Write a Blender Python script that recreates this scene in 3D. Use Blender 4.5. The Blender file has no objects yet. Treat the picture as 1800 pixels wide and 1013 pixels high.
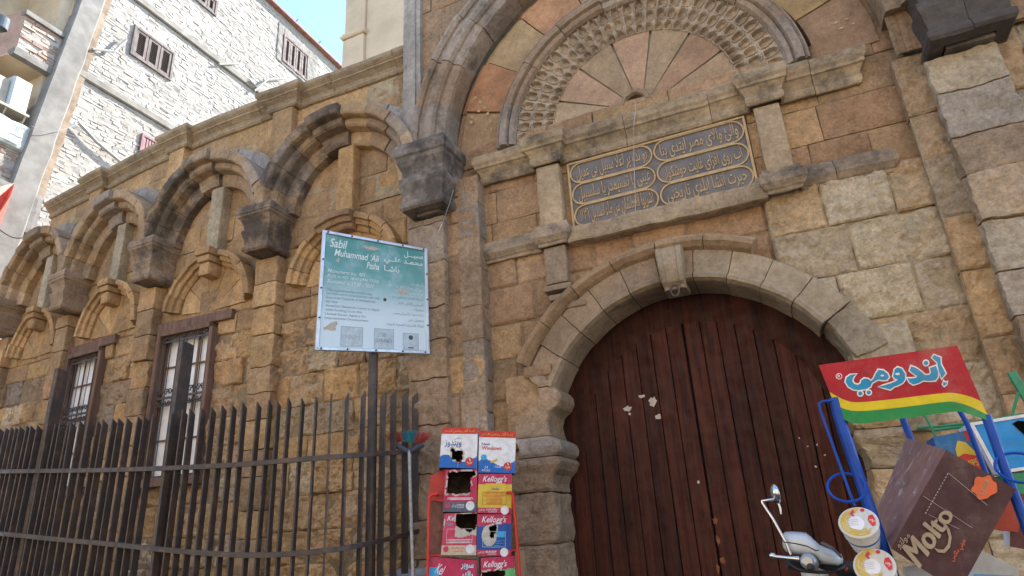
import bpy, math, random, unicodedata
import numpy as np
from mathutils import Vector, Matrix, geometry

SC = bpy.context.scene
COL = SC.collection
# ------------------------------------------------------------------ camera, sky, sun, exposure
FPX, PITCH, YAW, ROLL = 1144.0, math.radians(20.9), math.radians(22.5), math.radians(3.4)
EYE = np.array([0.0, -5.5, 1.35])
_fw = np.array([-math.sin(YAW)*math.cos(PITCH), math.cos(YAW)*math.cos(PITCH), math.sin(PITCH)])
_r = np.cross(_fw, [0, 0, 1.0]); _r /= np.linalg.norm(_r); _u = np.cross(_r, _fw)
_rt = _r*math.cos(ROLL) - _u*math.sin(ROLL)
_up = _u*math.cos(ROLL) + _r*math.sin(ROLL)
cam = bpy.data.cameras.new('camera'); camo = bpy.data.objects.new('camera', cam); COL.objects.link(camo)
cam.sensor_width = 36; cam.lens = FPX/1800*36; cam.clip_start = 0.05; cam.clip_end = 3000
camo.matrix_world = Matrix(((_rt[0], _up[0], -_fw[0], EYE[0]), (_rt[1], _up[1], -_fw[1], EYE[1]), (_rt[2], _up[2], -_fw[2], EYE[2]), (0, 0, 0, 1)))
SC.camera = camo
SUN_EL, SUN_AZ = math.radians(43), math.radians(27)      # azimuth from +Y towards +X: behind the front, to the right
sd = Vector((math.sin(SUN_AZ)*math.cos(SUN_EL), math.cos(SUN_AZ)*math.cos(SUN_EL), math.sin(SUN_EL)))
W = bpy.data.worlds.new('World'); SC.world = W; W.use_nodes = True
sky = W.node_tree.nodes.new('ShaderNodeTexSky'); sky.sky_type = 'NISHITA'; sky.sun_disc = False
sky.sun_elevation = SUN_EL; sky.sun_rotation = SUN_AZ; sky.ozone_density = 1.0; sky.air_density = 1.0; sky.dust_density = 0.3
bg = W.node_tree.nodes['Background']; bg.inputs['Strength'].default_value = 0.10
W.node_tree.links.new(sky.outputs[0], bg.inputs[0])
sun = bpy.data.lights.new('sun', 'SUN'); suno = bpy.data.objects.new('sun', sun); COL.objects.link(suno)
sun.energy = 3.4; sun.angle = math.radians(0.5); sun.color = (1.0, 0.94, 0.85)
suno.rotation_euler = sd.to_track_quat('Z', 'Y').to_euler()
SC.view_settings.view_transform = 'Standard'; SC.view_settings.look = 'None'; SC.view_settings.gamma = 1
SC.view_settings.exposure = 2.4
SC.cycles.max_bounces = 6; SC.cycles.diffuse_bounces = 4; SC.cycles.use_denoising = True

# ------------------------------------------------------------------ rays: pixel of the 1800 px survey to a point on a known plane
def ray(px, py): return _fw + _rt*(px-900.0)/FPX - _up*(py-506.5)/FPX
def at(px, py, Y=0.0):
    r = ray(px, py); return EYE + r*((Y-EYE[1])/r[1])
def atx(px, py, X):
    r = ray(px, py); return EYE + r*((X-EYE[0])/r[0])
def proj(P):
    d = np.asarray(P, float)-EYE; z = d.dot(_fw); return 900+FPX*d.dot(_rt)/z, 506.5-FPX*d.dot(_up)/z
def atr(px, py, R):
    r = ray(px, py); return EYE + r*(R/math.hypot(r[0], r[1]))

# ------------------------------------------------------------------ noise
def _h(a, b, c):
    n = (a*73856093 ^ b*19349663 ^ c*83492791) & 0xffffffff
    n = ((n ^ (n >> 13))*1274126177) & 0xffffffff
    n = ((n ^ (n >> 16))*668265263) & 0xffffffff
    return ((n ^ (n >> 15)) & 0xffff)/65535.0
def vnoise(p):
    i = np.floor(p).astype(np.int64); f = p-i; f = f*f*(3-2*f)
    x, y, z = i[:, 0], i[:, 1], i[:, 2]; fx, fy, fz = f[:, 0], f[:, 1], f[:, 2]
    L = lambda a, b, t: a+(b-a)*t
    c = [[[_h(x+a, y+b, z+d) for d in (0, 1)] for b in (0, 1)] for a in (0, 1)]
    return 2*L(L(L(c[0][0][0], c[1][0][0], fx), L(c[0][1][0], c[1][1][0], fx), fy), L(L(c[0][0][1], c[1][0][1], fx), L(c[0][1][1], c[1][1][1], fx), fy), fz)-1
def fbm(p, s, o=4, seed=0.0):
    p = np.asarray(p, float)*s+seed; v = np.zeros(len(p)); a = .5
    for _ in range(o):
        v += a*vnoise(p); p = p*2.03+7.1; a *= .5
    return v
def nvec(p, s, o=3):
    return np.stack([fbm(p, s, o, 3.1), fbm(p, s, o, 41.7), fbm(p, s, o, 97.3)], 1)
rng = np.random.default_rng(7); random.seed(7)

# ------------------------------------------------------------------ mesh collector
ROOTLOC = {}
class MB:
    def __init__(s): s.V = []; s.F = []; s.M = []; s.C = []; s.n = 0
    def add(s, v, f, mat=0, col=(1, 1, 1, 0)):
        v = np.asarray(v, float).reshape(-1, 3)
        c = np.asarray(col, float)
        if c.ndim == 1: c = np.tile(c, (len(v), 1))
        if c.shape[1] == 3: c = np.c_[c, np.zeros(len(v))]
        o = s.n; s.V.append(v); s.C.append(c); s.n += len(v)
        s.F += [tuple(i+o for i in q) for q in f]
        s.M += (list(mat) if hasattr(mat, '__len__') else [mat]*len(f))
    def grid(s, P, mat=0, col=(1, 1, 1, 0), keep=None, wrap=False):
        """P: (a, b, 3) points"""
        a, b = P.shape[:2]
        f = []
        for i in range(a-1):
            for j in range(b if wrap else b-1):
                if keep is None or keep[i, j]:
                    j2 = (j+1) % b
                    f.append((i*b+j, i*b+j2, (i+1)*b+j2, (i+1)*b+j))
        c = np.asarray(col, float)
        s.add(P.reshape(-1, 3), f, mat, c.reshape(-1, c.shape[-1]) if c.ndim == 3 else c)
    def build(s, name, mats, parent=None, smooth=False, warp=None, **props):
        V = np.concatenate(s.V)
        if warp: V = warp(V)
        root = parent
        while root is not None and root.parent is not None: root = root.parent
        loc = ROOTLOC.get(root.name, (0, 0, 0)) if root is not None else (0, 0, 0)
        V = V-np.array(loc)
        me = bpy.data.meshes.new(name); me.from_pydata(V.tolist(), [], s.F)
        if not isinstance(mats, (list, tuple)): mats = [mats]
        for m in mats: me.materials.append(m)
        me.polygons.foreach_set('material_index', np.array(s.M, dtype=np.int32))
        if smooth: me.polygons.foreach_set('use_smooth', np.ones(len(s.F), dtype=bool))
        at_ = me.color_attributes.new('tint', 'FLOAT_COLOR', 'POINT')
        at_.data.foreach_set('color', np.concatenate(s.C).astype(np.float32).ravel())
        me.update()
        o = bpy.data.objects.new(name, me); COL.objects.link(o)
        if parent is not None: o.parent = parent
        for k, v in props.items(): o[k] = v
        return o
def thing(name, loc, label, cat, group=None):
    o = bpy.data.objects.new(name, None); COL.objects.link(o); o.location = loc; o.empty_display_size = .2
    ROOTLOC[o.name] = tuple(loc); tag(o, label, cat, group); return o
def tag(o, label, cat, group=None):
    o['label'] = label; o['category'] = cat
    if group: o['group'] = group
    return o
def origin_to(o, loc):
    """move a single-mesh thing's origin to its base"""
    o.data.transform(Matrix.Translation(-Vector(loc))); o.location = loc

# ------------------------------------------------------------------ shapes
def subdiv(prof, step):
    out = [prof[0]]
    for a, b in zip(prof, prof[1:]):
        n = max(1, int(math.ceil(math.hypot(b[0]-a[0], b[1]-a[1])/step)))
        for k in range(1, n+1): out.append((a[0]+(b[0]-a[0])*k/n, a[1]+(b[1]-a[1])*k/n))
    return np.array(out)
def vary(c, P, amt=.12):
    n = fbm(P, 1.7, 3, 5.0)
    c = np.asarray(c, float); c = np.r_[c, 0] if len(c) == 3 else c
    out = np.tile(c, (len(P), 1)); out[:, :3] *= (1+amt*2*n)[:, None]; return out
def arc_ring(mb, cx, cz, prof, a0, a1, nv, col, jit=.006, amp=.008, step=.03, seg=.05, gap=.004, out=0.0, capmat=0):
    pr = subdiv(prof, step); full = list(map(tuple, prof)); rm = max(p[0] for p in prof)
    for k in range(nv):
        A, B = math.radians(a0+(a1-a0)*k/nv), math.radians(a0+(a1-a0)*(k+1)/nv)
        g = gap/rm; ns = max(2, int((B-A)*rm/seg))
        th = np.linspace(A+g, B-g, ns+1)
        dr, dy = rng.normal(0, jit), rng.normal(0, jit)+out
        R = pr[None, :, 0]+dr; Y = np.broadcast_to(pr[None, :, 1]+np.where(pr[None, :, 1] > .2, 0, dy), (ns+1, len(pr)))
        P = np.stack([cx+R*np.cos(th)[:, None], Y, cz+R*np.sin(th)[:, None]], 2)
        f = P.reshape(-1, 3); f = f+nvec(f, 9, 3)*amp+nvec(f, 2.5, 2)*amp
        P = f.reshape(P.shape)
        c = col(k) if callable(col) else col
        c = np.asarray(c, float)*np.r_[np.full(3, rng.uniform(.86, 1.12)), np.ones(len(c)-3)]
        mb.grid(P, 0, vary(c, f).reshape(P.shape[0], P.shape[1], 4))
        for e in (0, -1): mb.add(P[e], [tuple(range(P.shape[1]))], 0, c)
def sweep(mb, path, prof, col, blk=.7, amp=.006, step=.03, seg=.06, jit=.003):
    """prof: (out, z) carried along a plan path, outward on the right of travel"""
    path = [np.array(p, float) for p in path]; n = len(path)
    dirs = [(path[i+1]-path[i])/np.linalg.norm(path[i+1]-path[i]) for i in range(n-1)]
    nor = [np.array([d[1], -d[0]]) for d in dirs]
    mit = []
    for i in range(n):
        if i == 0: mit.append(nor[0])
        elif i == n-1: mit.append(nor[-1])
        else:
            m = nor[i-1]+nor[i]; mit.append(m/max(.2, m.dot(nor[i])))
    st = []   # (pos, normal, break before)
    for i in range(n-1):
        L = np.linalg.norm(path[i+1]-path[i]); k = max(1, int(round(L/seg))); acc = rng.uniform(.3, 1)*blk
        for j in range(k):
            t = j/k; brk = False
            if j > 1 and L*t > acc and k-j > 2: brk = True; acc += blk*rng.uniform(.7, 1.3)
            st.append((path[i]+(path[i+1]-path[i])*t, mit[i] if j == 0 else nor[i], brk))
    st.append((path[-1], mit[-1], False))
    pieces = []; cur = []
    for p, m, b in st:
        if b: cur.append((p, m)); pieces.append(cur); cur = [(p, m)]
        else: cur.append((p, m))
    pieces.append(cur)
    pr = subdiv(prof, step)
    for pc in pieces:
        do, dz = rng.normal(0, jit), rng.normal(0, jit)
        Q = np.array([q[0] for q in pc]); Mv = np.array([q[1] for q in pc])
        if len(pc) > 1:
            Q[0] += (Q[1]-Q[0])*.05; Q[-1] += (Q[-2]-Q[-1])*.05
        P = np.zeros((len(pc), len(pr), 3))
        P[:, :, 0] = Q[:, None, 0]+Mv[:, None, 0]*(pr[None, :, 0]+do); P[:, :, 1] = Q[:, None, 1]+Mv[:, None, 1]*(pr[None, :, 0]+do); P[:, :, 2] = pr[None, :, 1]+dz
        f = P.reshape(-1, 3); f = f+nvec(f, 9, 3)*amp+nvec(f, 2.2, 2)*amp; P = f.reshape(P.shape)
        c = np.asarray(col, float)*np.r_[np.full(3, rng.uniform(.88, 1.1)), np.ones(len(col)-3)]
        mb.grid(P, 0, vary(c, f).reshape(P.shape[0], P.shape[1], 4))
        for e in (0, -1): mb.add(P[e], [tuple(range(len(pr)))], 0, c)
def rblock(mb, x0, x1, y0, y1, z0, z1, col, r=.02, amp=.012, res=.04, sc=6, mat=0):
    lo, hi = np.array([x0, y0, z0]), np.array([x1, y1, z1]); L = hi-lo; n = [max(2, int(round(l/res))) for l in L]
    for ax in range(3):
        a, b = [i for i in range(3) if i != ax]
        A, B = np.meshgrid(np.linspace(lo[a], hi[a], n[a]+1), np.linspace(lo[b], hi[b], n[b]+1), indexing='ij')
        for s in (0, 1):
            P = np.zeros(A.shape+(3,)); P[..., a] = A; P[..., b] = B; P[..., ax] = hi[ax] if s else lo[ax]
            f = P.reshape(-1, 3); q = np.clip(f, lo+np.minimum(r, L/2.1), hi-np.minimum(r, L/2.1)); d = f-q
            f = q+d/np.maximum(np.linalg.norm(d, axis=1, keepdims=True), 1e-6)*np.minimum(r, L.min()/2.1)
            f = f+nvec(f, sc, 4)*amp
            mb.grid(f.reshape(P.shape), mat, vary(col, f).reshape(A.shape+(4,)))
def box(mb, x0, x1, y0, y1, z0, z1, mat=0, col=(1, 1, 1, 0)):
    v = [(x, y, z) for x in (x0, x1) for y in (y0, y1) for z in (z0, z1)]
    mb.add(v, [(0, 1, 3, 2), (4, 6, 7, 5), (0, 4, 5, 1), (2, 3, 7, 6), (0, 2, 6, 4), (1, 5, 7, 3)], mat, col)
def bar(mb, p0, p1, w, d, side=None, mat=0, col=(1, 1, 1, 0), bev=.15, cut=0.0):
    """rectangular bar from p0 to p1, w across 'side', d across the third direction, corners cut; cut slants its top"""
    p0, p1 = np.array(p0, float), np.array(p1, float); t = p1-p0; t /= np.linalg.norm(t)
    s = np.array(side if side is not None else (0, 0, 1) if abs(t[2]) < .9 else (1, 0, 0), float)
    s = s-t*s.dot(t); s /= np.linalg.norm(s); q = np.cross(t, s); b = bev*min(w, d)
    sec = [(-w/2+b, -d/2), (w/2-b, -d/2), (w/2, -d/2+b), (w/2, d/2-b), (w/2-b, d/2), (-w/2+b, d/2), (-w/2, d/2-b), (-w/2, -d/2+b)]
    R0 = np.array([p0+s*a+q*c for a, c in sec]); R1 = np.array([p1+s*a+q*c+t*cut*(a/w) for a, c in sec])
    mb.add(np.r_[R0, R1], [(i, (i+1) % 8, 8+(i+1) % 8, 8+i) for i in range(8)]+[tuple(range(8)), tuple(range(8, 16))], mat, col)
def tube(mb, pts, r, n=8, mat=0, col=(1, 1, 1, 0), closed=False, sy=1.0):
    pts = [np.array(p, float) for p in pts]; m = len(pts); rr = r if hasattr(r, '__len__') else [r]*m
    T = []
    for i in range(m):
        a = pts[(i-1) % m] if (closed or i > 0) else pts[i]; b = pts[(i+1) % m] if (closed or i < m-1) else pts[i]
        t = b-a; T.append(t/max(1e-9, np.linalg.norm(t)))
    u = np.cross(T[0], [0, 0, 1.0])
    if np.linalg.norm(u) < .1: u = np.cross(T[0], [1.0, 0, 0])
    u /= np.linalg.norm(u); P = []
    for i in range(m):
        u = u-T[i]*u.dot(T[i]); u /= np.linalg.norm(u); w = np.cross(T[i], u)
        P.append([pts[i]+rr[i]*(u*math.cos(2*math.pi*k/n)+w*sy*math.sin(2*math.pi*k/n)) for k in range(n)])
    if closed: P.append(P[0])
    P = np.array(P); mb.grid(P, mat, col, wrap=True)
    if not closed:
        mb.add(P[0], [tuple(range(n))], mat, col); mb.add(P[-1], [tuple(range(n))], mat, col)
def spline(pts, k=8):
    pts = [np.array(p, float) for p in pts]; out = []
    q = [2*pts[0]-pts[1]]+pts+[2*pts[-1]-pts[-2]]
    for i in range(1, len(q)-2):
        for j in range(k):
            t = j/k; a, b, c, d = q[i-1:i+3]
            out.append(.5*((2*b)+(c-a)*t+(2*a-5*b+4*c-d)*t*t+(3*b-a-3*c+d)*t**3))
    out.append(pts[-1]); return out
def lathe(mb, c, axis, prof, n=24, mat=0, col=(1, 1, 1, 0), caps=True):
    """prof: (radius, distance along axis)"""
    ax = np.array(axis, float); ax /= np.linalg.norm(ax); u = np.cross(ax, [0, 0, 1.0])
    if np.linalg.norm(u) < .1: u = np.cross(ax, [1.0, 0, 0])
    u /= np.linalg.norm(u); w = np.cross(ax, u); th = np.arange(n)*2*math.pi/n
    P = np.array([[np.array(c)+ax*h+r*(u*math.cos(t)+w*math.sin(t)) for t in th] for r, h in prof])
    mats = None
    mb.grid(P, mat if not hasattr(mat, '__len__') else [m for m in mat for _ in range(n)], col, wrap=True)
    if caps:
        m0 = mat if not hasattr(mat, '__len__') else mat[0]; m1 = mat if not hasattr(mat, '__len__') else mat[-1]
        mb.add(P[0], [tuple(range(n))], m0, col); mb.add(P[-1], [tuple(range(n))], m1, col)
    return u, w
def blockwall(mb, x0, x1, z0, z1, Y, ch, bw, style, keep=None, res=.025, tf=None, joint=.006, mortar=(.28, .205, .125, 0), skirt=.05, jc=.006, mortar_back=.018):
    ID = lambda P: P
    tf = tf or ID; z = z0; row = 0
    zs = [z0]
    while zs[-1] < z1-1e-6:
        h = rng.uniform(*ch); nz = zs[-1]+h
        if z1-nz < ch[0]*.6: nz = z1
        zs.append(nz)
    for za, zb in zip(zs, zs[1:]):
        xs = [x0-rng.uniform(0, bw[0]*.5)]
        while xs[-1] < x1: xs.append(xs[-1]+rng.uniform(*bw))
        xs[0] = x0; xs[-1] = x1
        if len(xs) > 2 and xs[-1]-xs[-2] < bw[0]*.4: xs.pop(-2)
        for xa, xb in zip(xs, xs[1:]):
            st = style((xa+xb)/2, (za+zb)/2)
            w, h = xb-xa, zb-za; nx, nz = max(1, int(round(w/res))), max(1, int(round(h/res)))
            j = joint*rng.uniform(.5, 1.5)
            U, V = np.meshgrid(np.linspace(0, 1, nx+1), np.linspace(0, 1, nz+1), indexing='ij')
            cj = rng.uniform(-jc, jc, (2, 2, 2))
            dx = (cj[0, 0, 0]*(1-U)*(1-V)+cj[1, 0, 0]*U*(1-V)+cj[0, 1, 0]*(1-U)*V+cj[1, 1, 0]*U*V); dz = (cj[0, 0, 1]*(1-U)*(1-V)+cj[1, 0, 1]*U*(1-V)+cj[0, 1, 1]*(1-U)*V+cj[1, 1, 1]*U*V)
            X = xa+j+(w-2*j)*U+dx; Z = za+j+(h-2*j)*V+dz
            f = np.stack([X.ravel(), np.full(X.size, Y), Z.ravel()], 1)
            d = np.minimum(np.minimum(U, 1-U)*w, np.minimum(V, 1-V)*h).ravel()
            n1 = fbm(f, 5, 2, row*.37+xa); er = st.get('er', .03)*(1+.9*n1)
            e = np.clip(1-d/np.maximum(er, .004), 0, 1)
            y = Y+rng.normal(0, st.get('off', .006))+rng.normal(0, st.get('tilt', .004))*(U.ravel()-.5)*2+rng.normal(0, st.get('tilt', .004))*(V.ravel()-.5)*2
            y = y-st.get('rough', .01)*(fbm(f, st.get('rs', 6), 5, xa*3.3)+.35*fbm(f, 28, 2, xa))+e**2*st.get('erode', .02)
            if st.get('pit', 0):
                y = y+st['pit']*np.clip(fbm(f, 3.2, 4, xa*7.7)-.12, 0, 1)*3
            y = y.reshape(X.shape)
            P = np.zeros((nx+3, nz+3, 3)); P[1:-1, 1:-1] = np.stack([X, y, Z], 2)
            P[0] = P[1]; P[-1] = P[-2]; P[:, 0] = P[:, 1]; P[:, -1] = P[:, -2]
            for sl in ((0, slice(None)), (-1, slice(None)), (slice(None), 0), (slice(None), -1)): P[sl+(1,)] = Y+skirt
            K = None
            if keep is not None:
                mid = (P[:-1, :-1]+P[1:, :-1]+P[:-1, 1:]+P[1:, 1:])/4; K = keep(mid[..., 0], mid[..., 2])
                if not K.any(): continue
            g = P.reshape(-1, 3); c = vary(st['col'], g, .10)
            mb.grid(tf(g).reshape(P.shape), 0, c.reshape(P.shape[0], P.shape[1], 4), K)
        row += 1
    nx, nz = max(1, int((x1-x0)/.06)), max(1, int((z1-z0)/.06))
    X, Z = np.meshgrid(np.linspace(x0, x1, nx+1), np.linspace(z0, z1, nz+1), indexing='ij')
    P = np.stack([X, np.full(X.shape, Y+mortar_back), Z], 2); K = None
    if keep is not None:
        mid = (P[:-1, :-1]+P[1:, 1:])/2; K = keep(mid[..., 0], mid[..., 2])
    g = P.reshape(-1, 3); g = g+np.c_[np.zeros(len(g)), fbm(g, 8, 3)*.008, np.zeros(len(g))]
    mb.grid(tf(g).reshape(P.shape), 0, vary(mortar, g).reshape(P.shape[:2]+(4,)), K)

# ------------------------------------------------------------------ lettering
def _forms():
    F, iso = {}, {}
    for cp in list(range(0xFE70, 0xFEFD))+list(range(0xFB50, 0xFBFF)):
        d = unicodedata.decomposition(chr(cp)).split()
        if len(d) > 1:
            b = ''.join(chr(int(x, 16)) for x in d[1:])
            if d[0] == '<isolated>': iso[b] = chr(cp)
            elif d[0] in ('<initial>', '<medial>', '<final>'): F.setdefault(b, {})[d[0][1]] = chr(cp)
    return F, iso
FORMS, ISO = _forms()
def arabic(s):
    toks = []; i = 0
    while i < len(s):
        if s[i] == '\u0644' and i+1 < len(s) and s[i+1] in '\u0627\u0623\u0625\u0622': toks.append(s[i:i+2]); i += 2
        else: toks.append(s[i]); i += 1
    dual = lambda t: 'i' in FORMS.get(t, {}) or t == '\u0640'
    join = lambda t: 'f' in FORMS.get(t, {}) or t == '\u0640'
    out = []
    for j, t in enumerate(toks):
        p = j > 0 and dual(toks[j-1]) and join(t); n = j+1 < len(toks) and dual(t) and join(toks[j+1])
        k = 'm' if p and n else 'f' if p else 'i' if n else None
        out.append(FORMS.get(t, {}).get(k) or ISO.get(t, t) if k else ISO.get(t, t))
    r = ''.join(reversed(out))
    dig = lambda ch: '\u0660' <= ch <= '\u0669' or '0' <= ch <= '9'
    res = ''; k = 0
    while k < len(r):
        m = k
        while m < len(r) and dig(r[m]): m += 1
        if m > k: res += r[k:m][::-1]; k = m
        else: res += r[k]; k += 1
    return res
_TX = {}
def glyphs(s, bold=0.0, shear=0.0, ar=False):
    bold = min(bold, .05 if bold > .04 else .011)
    key = (s, bold, shear, ar)
    if key not in _TX:
        cu = bpy.data.curves.new('lettering', 'FONT'); cu.body = arabic(s) if ar else s; cu.size = 1; cu.resolution_u = 3; cu.offset = bold; cu.shear = shear
        ob = bpy.data.objects.new('lettering', cu); COL.objects.link(ob)
        dg = bpy.context.evaluated_depsgraph_get(); me = bpy.data.meshes.new_from_object(ob.evaluated_get(dg))
        v = np.array([w.co[:2] for w in me.vertices]) if len(me.vertices) else np.zeros((1, 2)); f = [tuple(p.vertices) for p in me.polygons]
        bpy.data.meshes.remove(me); bpy.data.objects.remove(ob); bpy.data.curves.remove(cu)
        lo, hi = v.min(0), v.max(0); _TX[key] = (v-lo, f, hi-lo)
    return _TX[key]
class Frame:
    """bilinear patch of four corners: bottom left, bottom right, top left, top right, seen from outside"""
    def __init__(s, bl, br, tl, tr):
        s.c = [np.array(q, float) for q in (bl, br, tl, tr)]
        n = np.cross(s.c[1]-s.c[0], s.c[2]-s.c[0]); s.n = n/np.linalg.norm(n)
        s.w = np.linalg.norm(s.c[1]-s.c[0]); s.h = np.linalg.norm(s.c[2]-s.c[0])
    def P(s, a, b, h=0.0):
        a = np.asarray(a, float)[..., None]; b = np.asarray(b, float)[..., None]
        return s.c[0]*(1-a)*(1-b)+s.c[1]*a*(1-b)+s.c[2]*(1-a)*b+s.c[3]*a*b+s.n*h
    def rect(s, mb, a0, b0, a1, b1, h, mat=0): s.poly(mb, [(a0, b0), (a1, b0), (a1, b1), (a0, b1)], h, mat)
    def poly(s, mb, pts, h, mat=0):
        q = np.array(pts); tri = geometry.tessellate_polygon([[Vector((p[0], p[1], 0)) for p in pts]])
        mb.add(s.P(q[:, 0], q[:, 1], h), [tuple(t) for t in tri], mat)
    def disc(s, mb, a, b, r, h, mat=0, n=20):
        s.poly(mb, [(a+r*math.cos(2*math.pi*k/n), b+r*s.w/s.h*math.sin(2*math.pi*k/n)) for k in range(n)], h, mat)
    def ring(s, mb, a0, b0, a1, b1, t, h, mat=0):
        u = t*s.w/s.h
        for q in ((a0, b0, a1, b0+u), (a0, b1-u, a1, b1), (a0, b0+u, a0+t, b1-u), (a1-t, b0+u, a1, b1-u)): s.rect(mb, *q, h, mat)
    def text(s, mb, t, a0, b0, a1, b1, h, mat=0, bold=0., shear=0., ar=False, rot=0., grow=0., fit='box', align='c', depth=0.):
        """fit='box' stretches to the box; 'h' keeps proportions at the box height"""
        v, f, d = glyphs(t, bold, shear, ar); d = np.maximum(d, 1e-6)
        if fit == 'box': q = v/d*[a1-a0, b1-b0]+[a0, b0]
        else:
            k = (b1-b0)*s.h/d[1]; wa = d[0]*k/s.w
            if wa > a1-a0: k *= (a1-a0)/wa; wa = a1-a0
            x = a0 if align == 'l' else a1-wa if align == 'r' else (a0+a1-wa)/2
            q = v*k/[s.w, s.h]+[x, b0]
        if rot:
            c = np.array([(a0+a1)/2, (b0+b1)/2]); m = (q-c)*[s.w, s.h]; r = math.radians(rot)
            q = c+np.stack([m[:, 0]*math.cos(r)-m[:, 1]*math.sin(r), m[:, 0]*math.sin(r)+m[:, 1]*math.cos(r)], 1)/[s.w, s.h]
        top = s.P(q[:, 0], q[:, 1], h+depth)
        mb.add(top, f, mat)
        if depth:
            ed = {}
            for p in f:
                for i in range(len(p)):
                    e = (p[i], p[(i+1) % len(p)]); ed[e] = 1
            side = [e for e in ed if (e[1], e[0]) not in ed]
            low = s.P(q[:, 0], q[:, 1], h); n = len(q)
            mb.add(np.r_[top, low], [(a, a+n, b+n, b) for a, b in side], mat)
# ------------------------------------------------------------------ materials
class NT:
    def __init__(s, name):
        s.m = bpy.data.materials.new(name); s.m.use_nodes = True; s.t = s.m.node_tree; s.b = s.t.nodes['Principled BSDF']; s.tc = s.t.nodes.new('ShaderNodeTexCoord')
    def n(s, ty, ins=None, **kw):
        q = s.t.nodes.new('ShaderNode'+ty)
        for k, v in kw.items(): setattr(q, k, v)
        for k, v in (ins or {}).items(): s.set(q.inputs[k], v)
        return q
    def set(s, sock, v):
        if isinstance(v, bpy.types.NodeSocket): s.t.links.new(v, sock)
        elif isinstance(v, bpy.types.Node): s.t.links.new(v.outputs[0], sock)
        else: sock.default_value = v
    def noise(s, scale, detail=6, rough=.6, vec=None, dist=0.0):
        return s.n('TexNoise', {'Vector': vec or s.tc.outputs['Object'], 'Scale': scale, 'Detail': detail, 'Roughness': rough, 'Distortion': dist}).outputs[0]
    def ramp(s, v, a, b, lo=0., hi=1.):
        return s.n('MapRange', {0: v, 1: a, 2: b, 3: lo, 4: hi}, interpolation_type='SMOOTHSTEP').outputs[0]
    def math(s, op, a, b=0.0):
        return s.n('Math', {0: a, 1: b}, operation=op).outputs[0]
    def mix(s, f, a, b, blend='MIX'):
        q = s.n('Mix', data_type='RGBA', blend_type=blend); s.set(q.inputs[0], f); s.set(q.inputs[6], a); s.set(q.inputs[7], b); return q.outputs[2]
    def scale(s, v, xyz):
        return s.n('Mapping', {'Vector': v, 'Scale': xyz}).outputs[0]
    def bump(s, h, strength=.5, dist=.01, prev=None):
        q = s.n('Bump', {'Height': h, 'Strength': strength, 'Distance': dist})
        if prev is not None: s.set(q.inputs['Normal'], prev)
        return q.outputs[0]
    def out(s, col=None, rough=None, normal=None, metal=None, spec=None):
        for k, v in (('Base Color', col), ('Roughness', rough), ('Normal', normal), ('Metallic', metal), ('Specular IOR Level', spec)):
            if v is not None: s.set(s.b.inputs[k], v)
        return s.m
def rgb(*c): return (c[0], c[1], c[2], 1.0)
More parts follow.
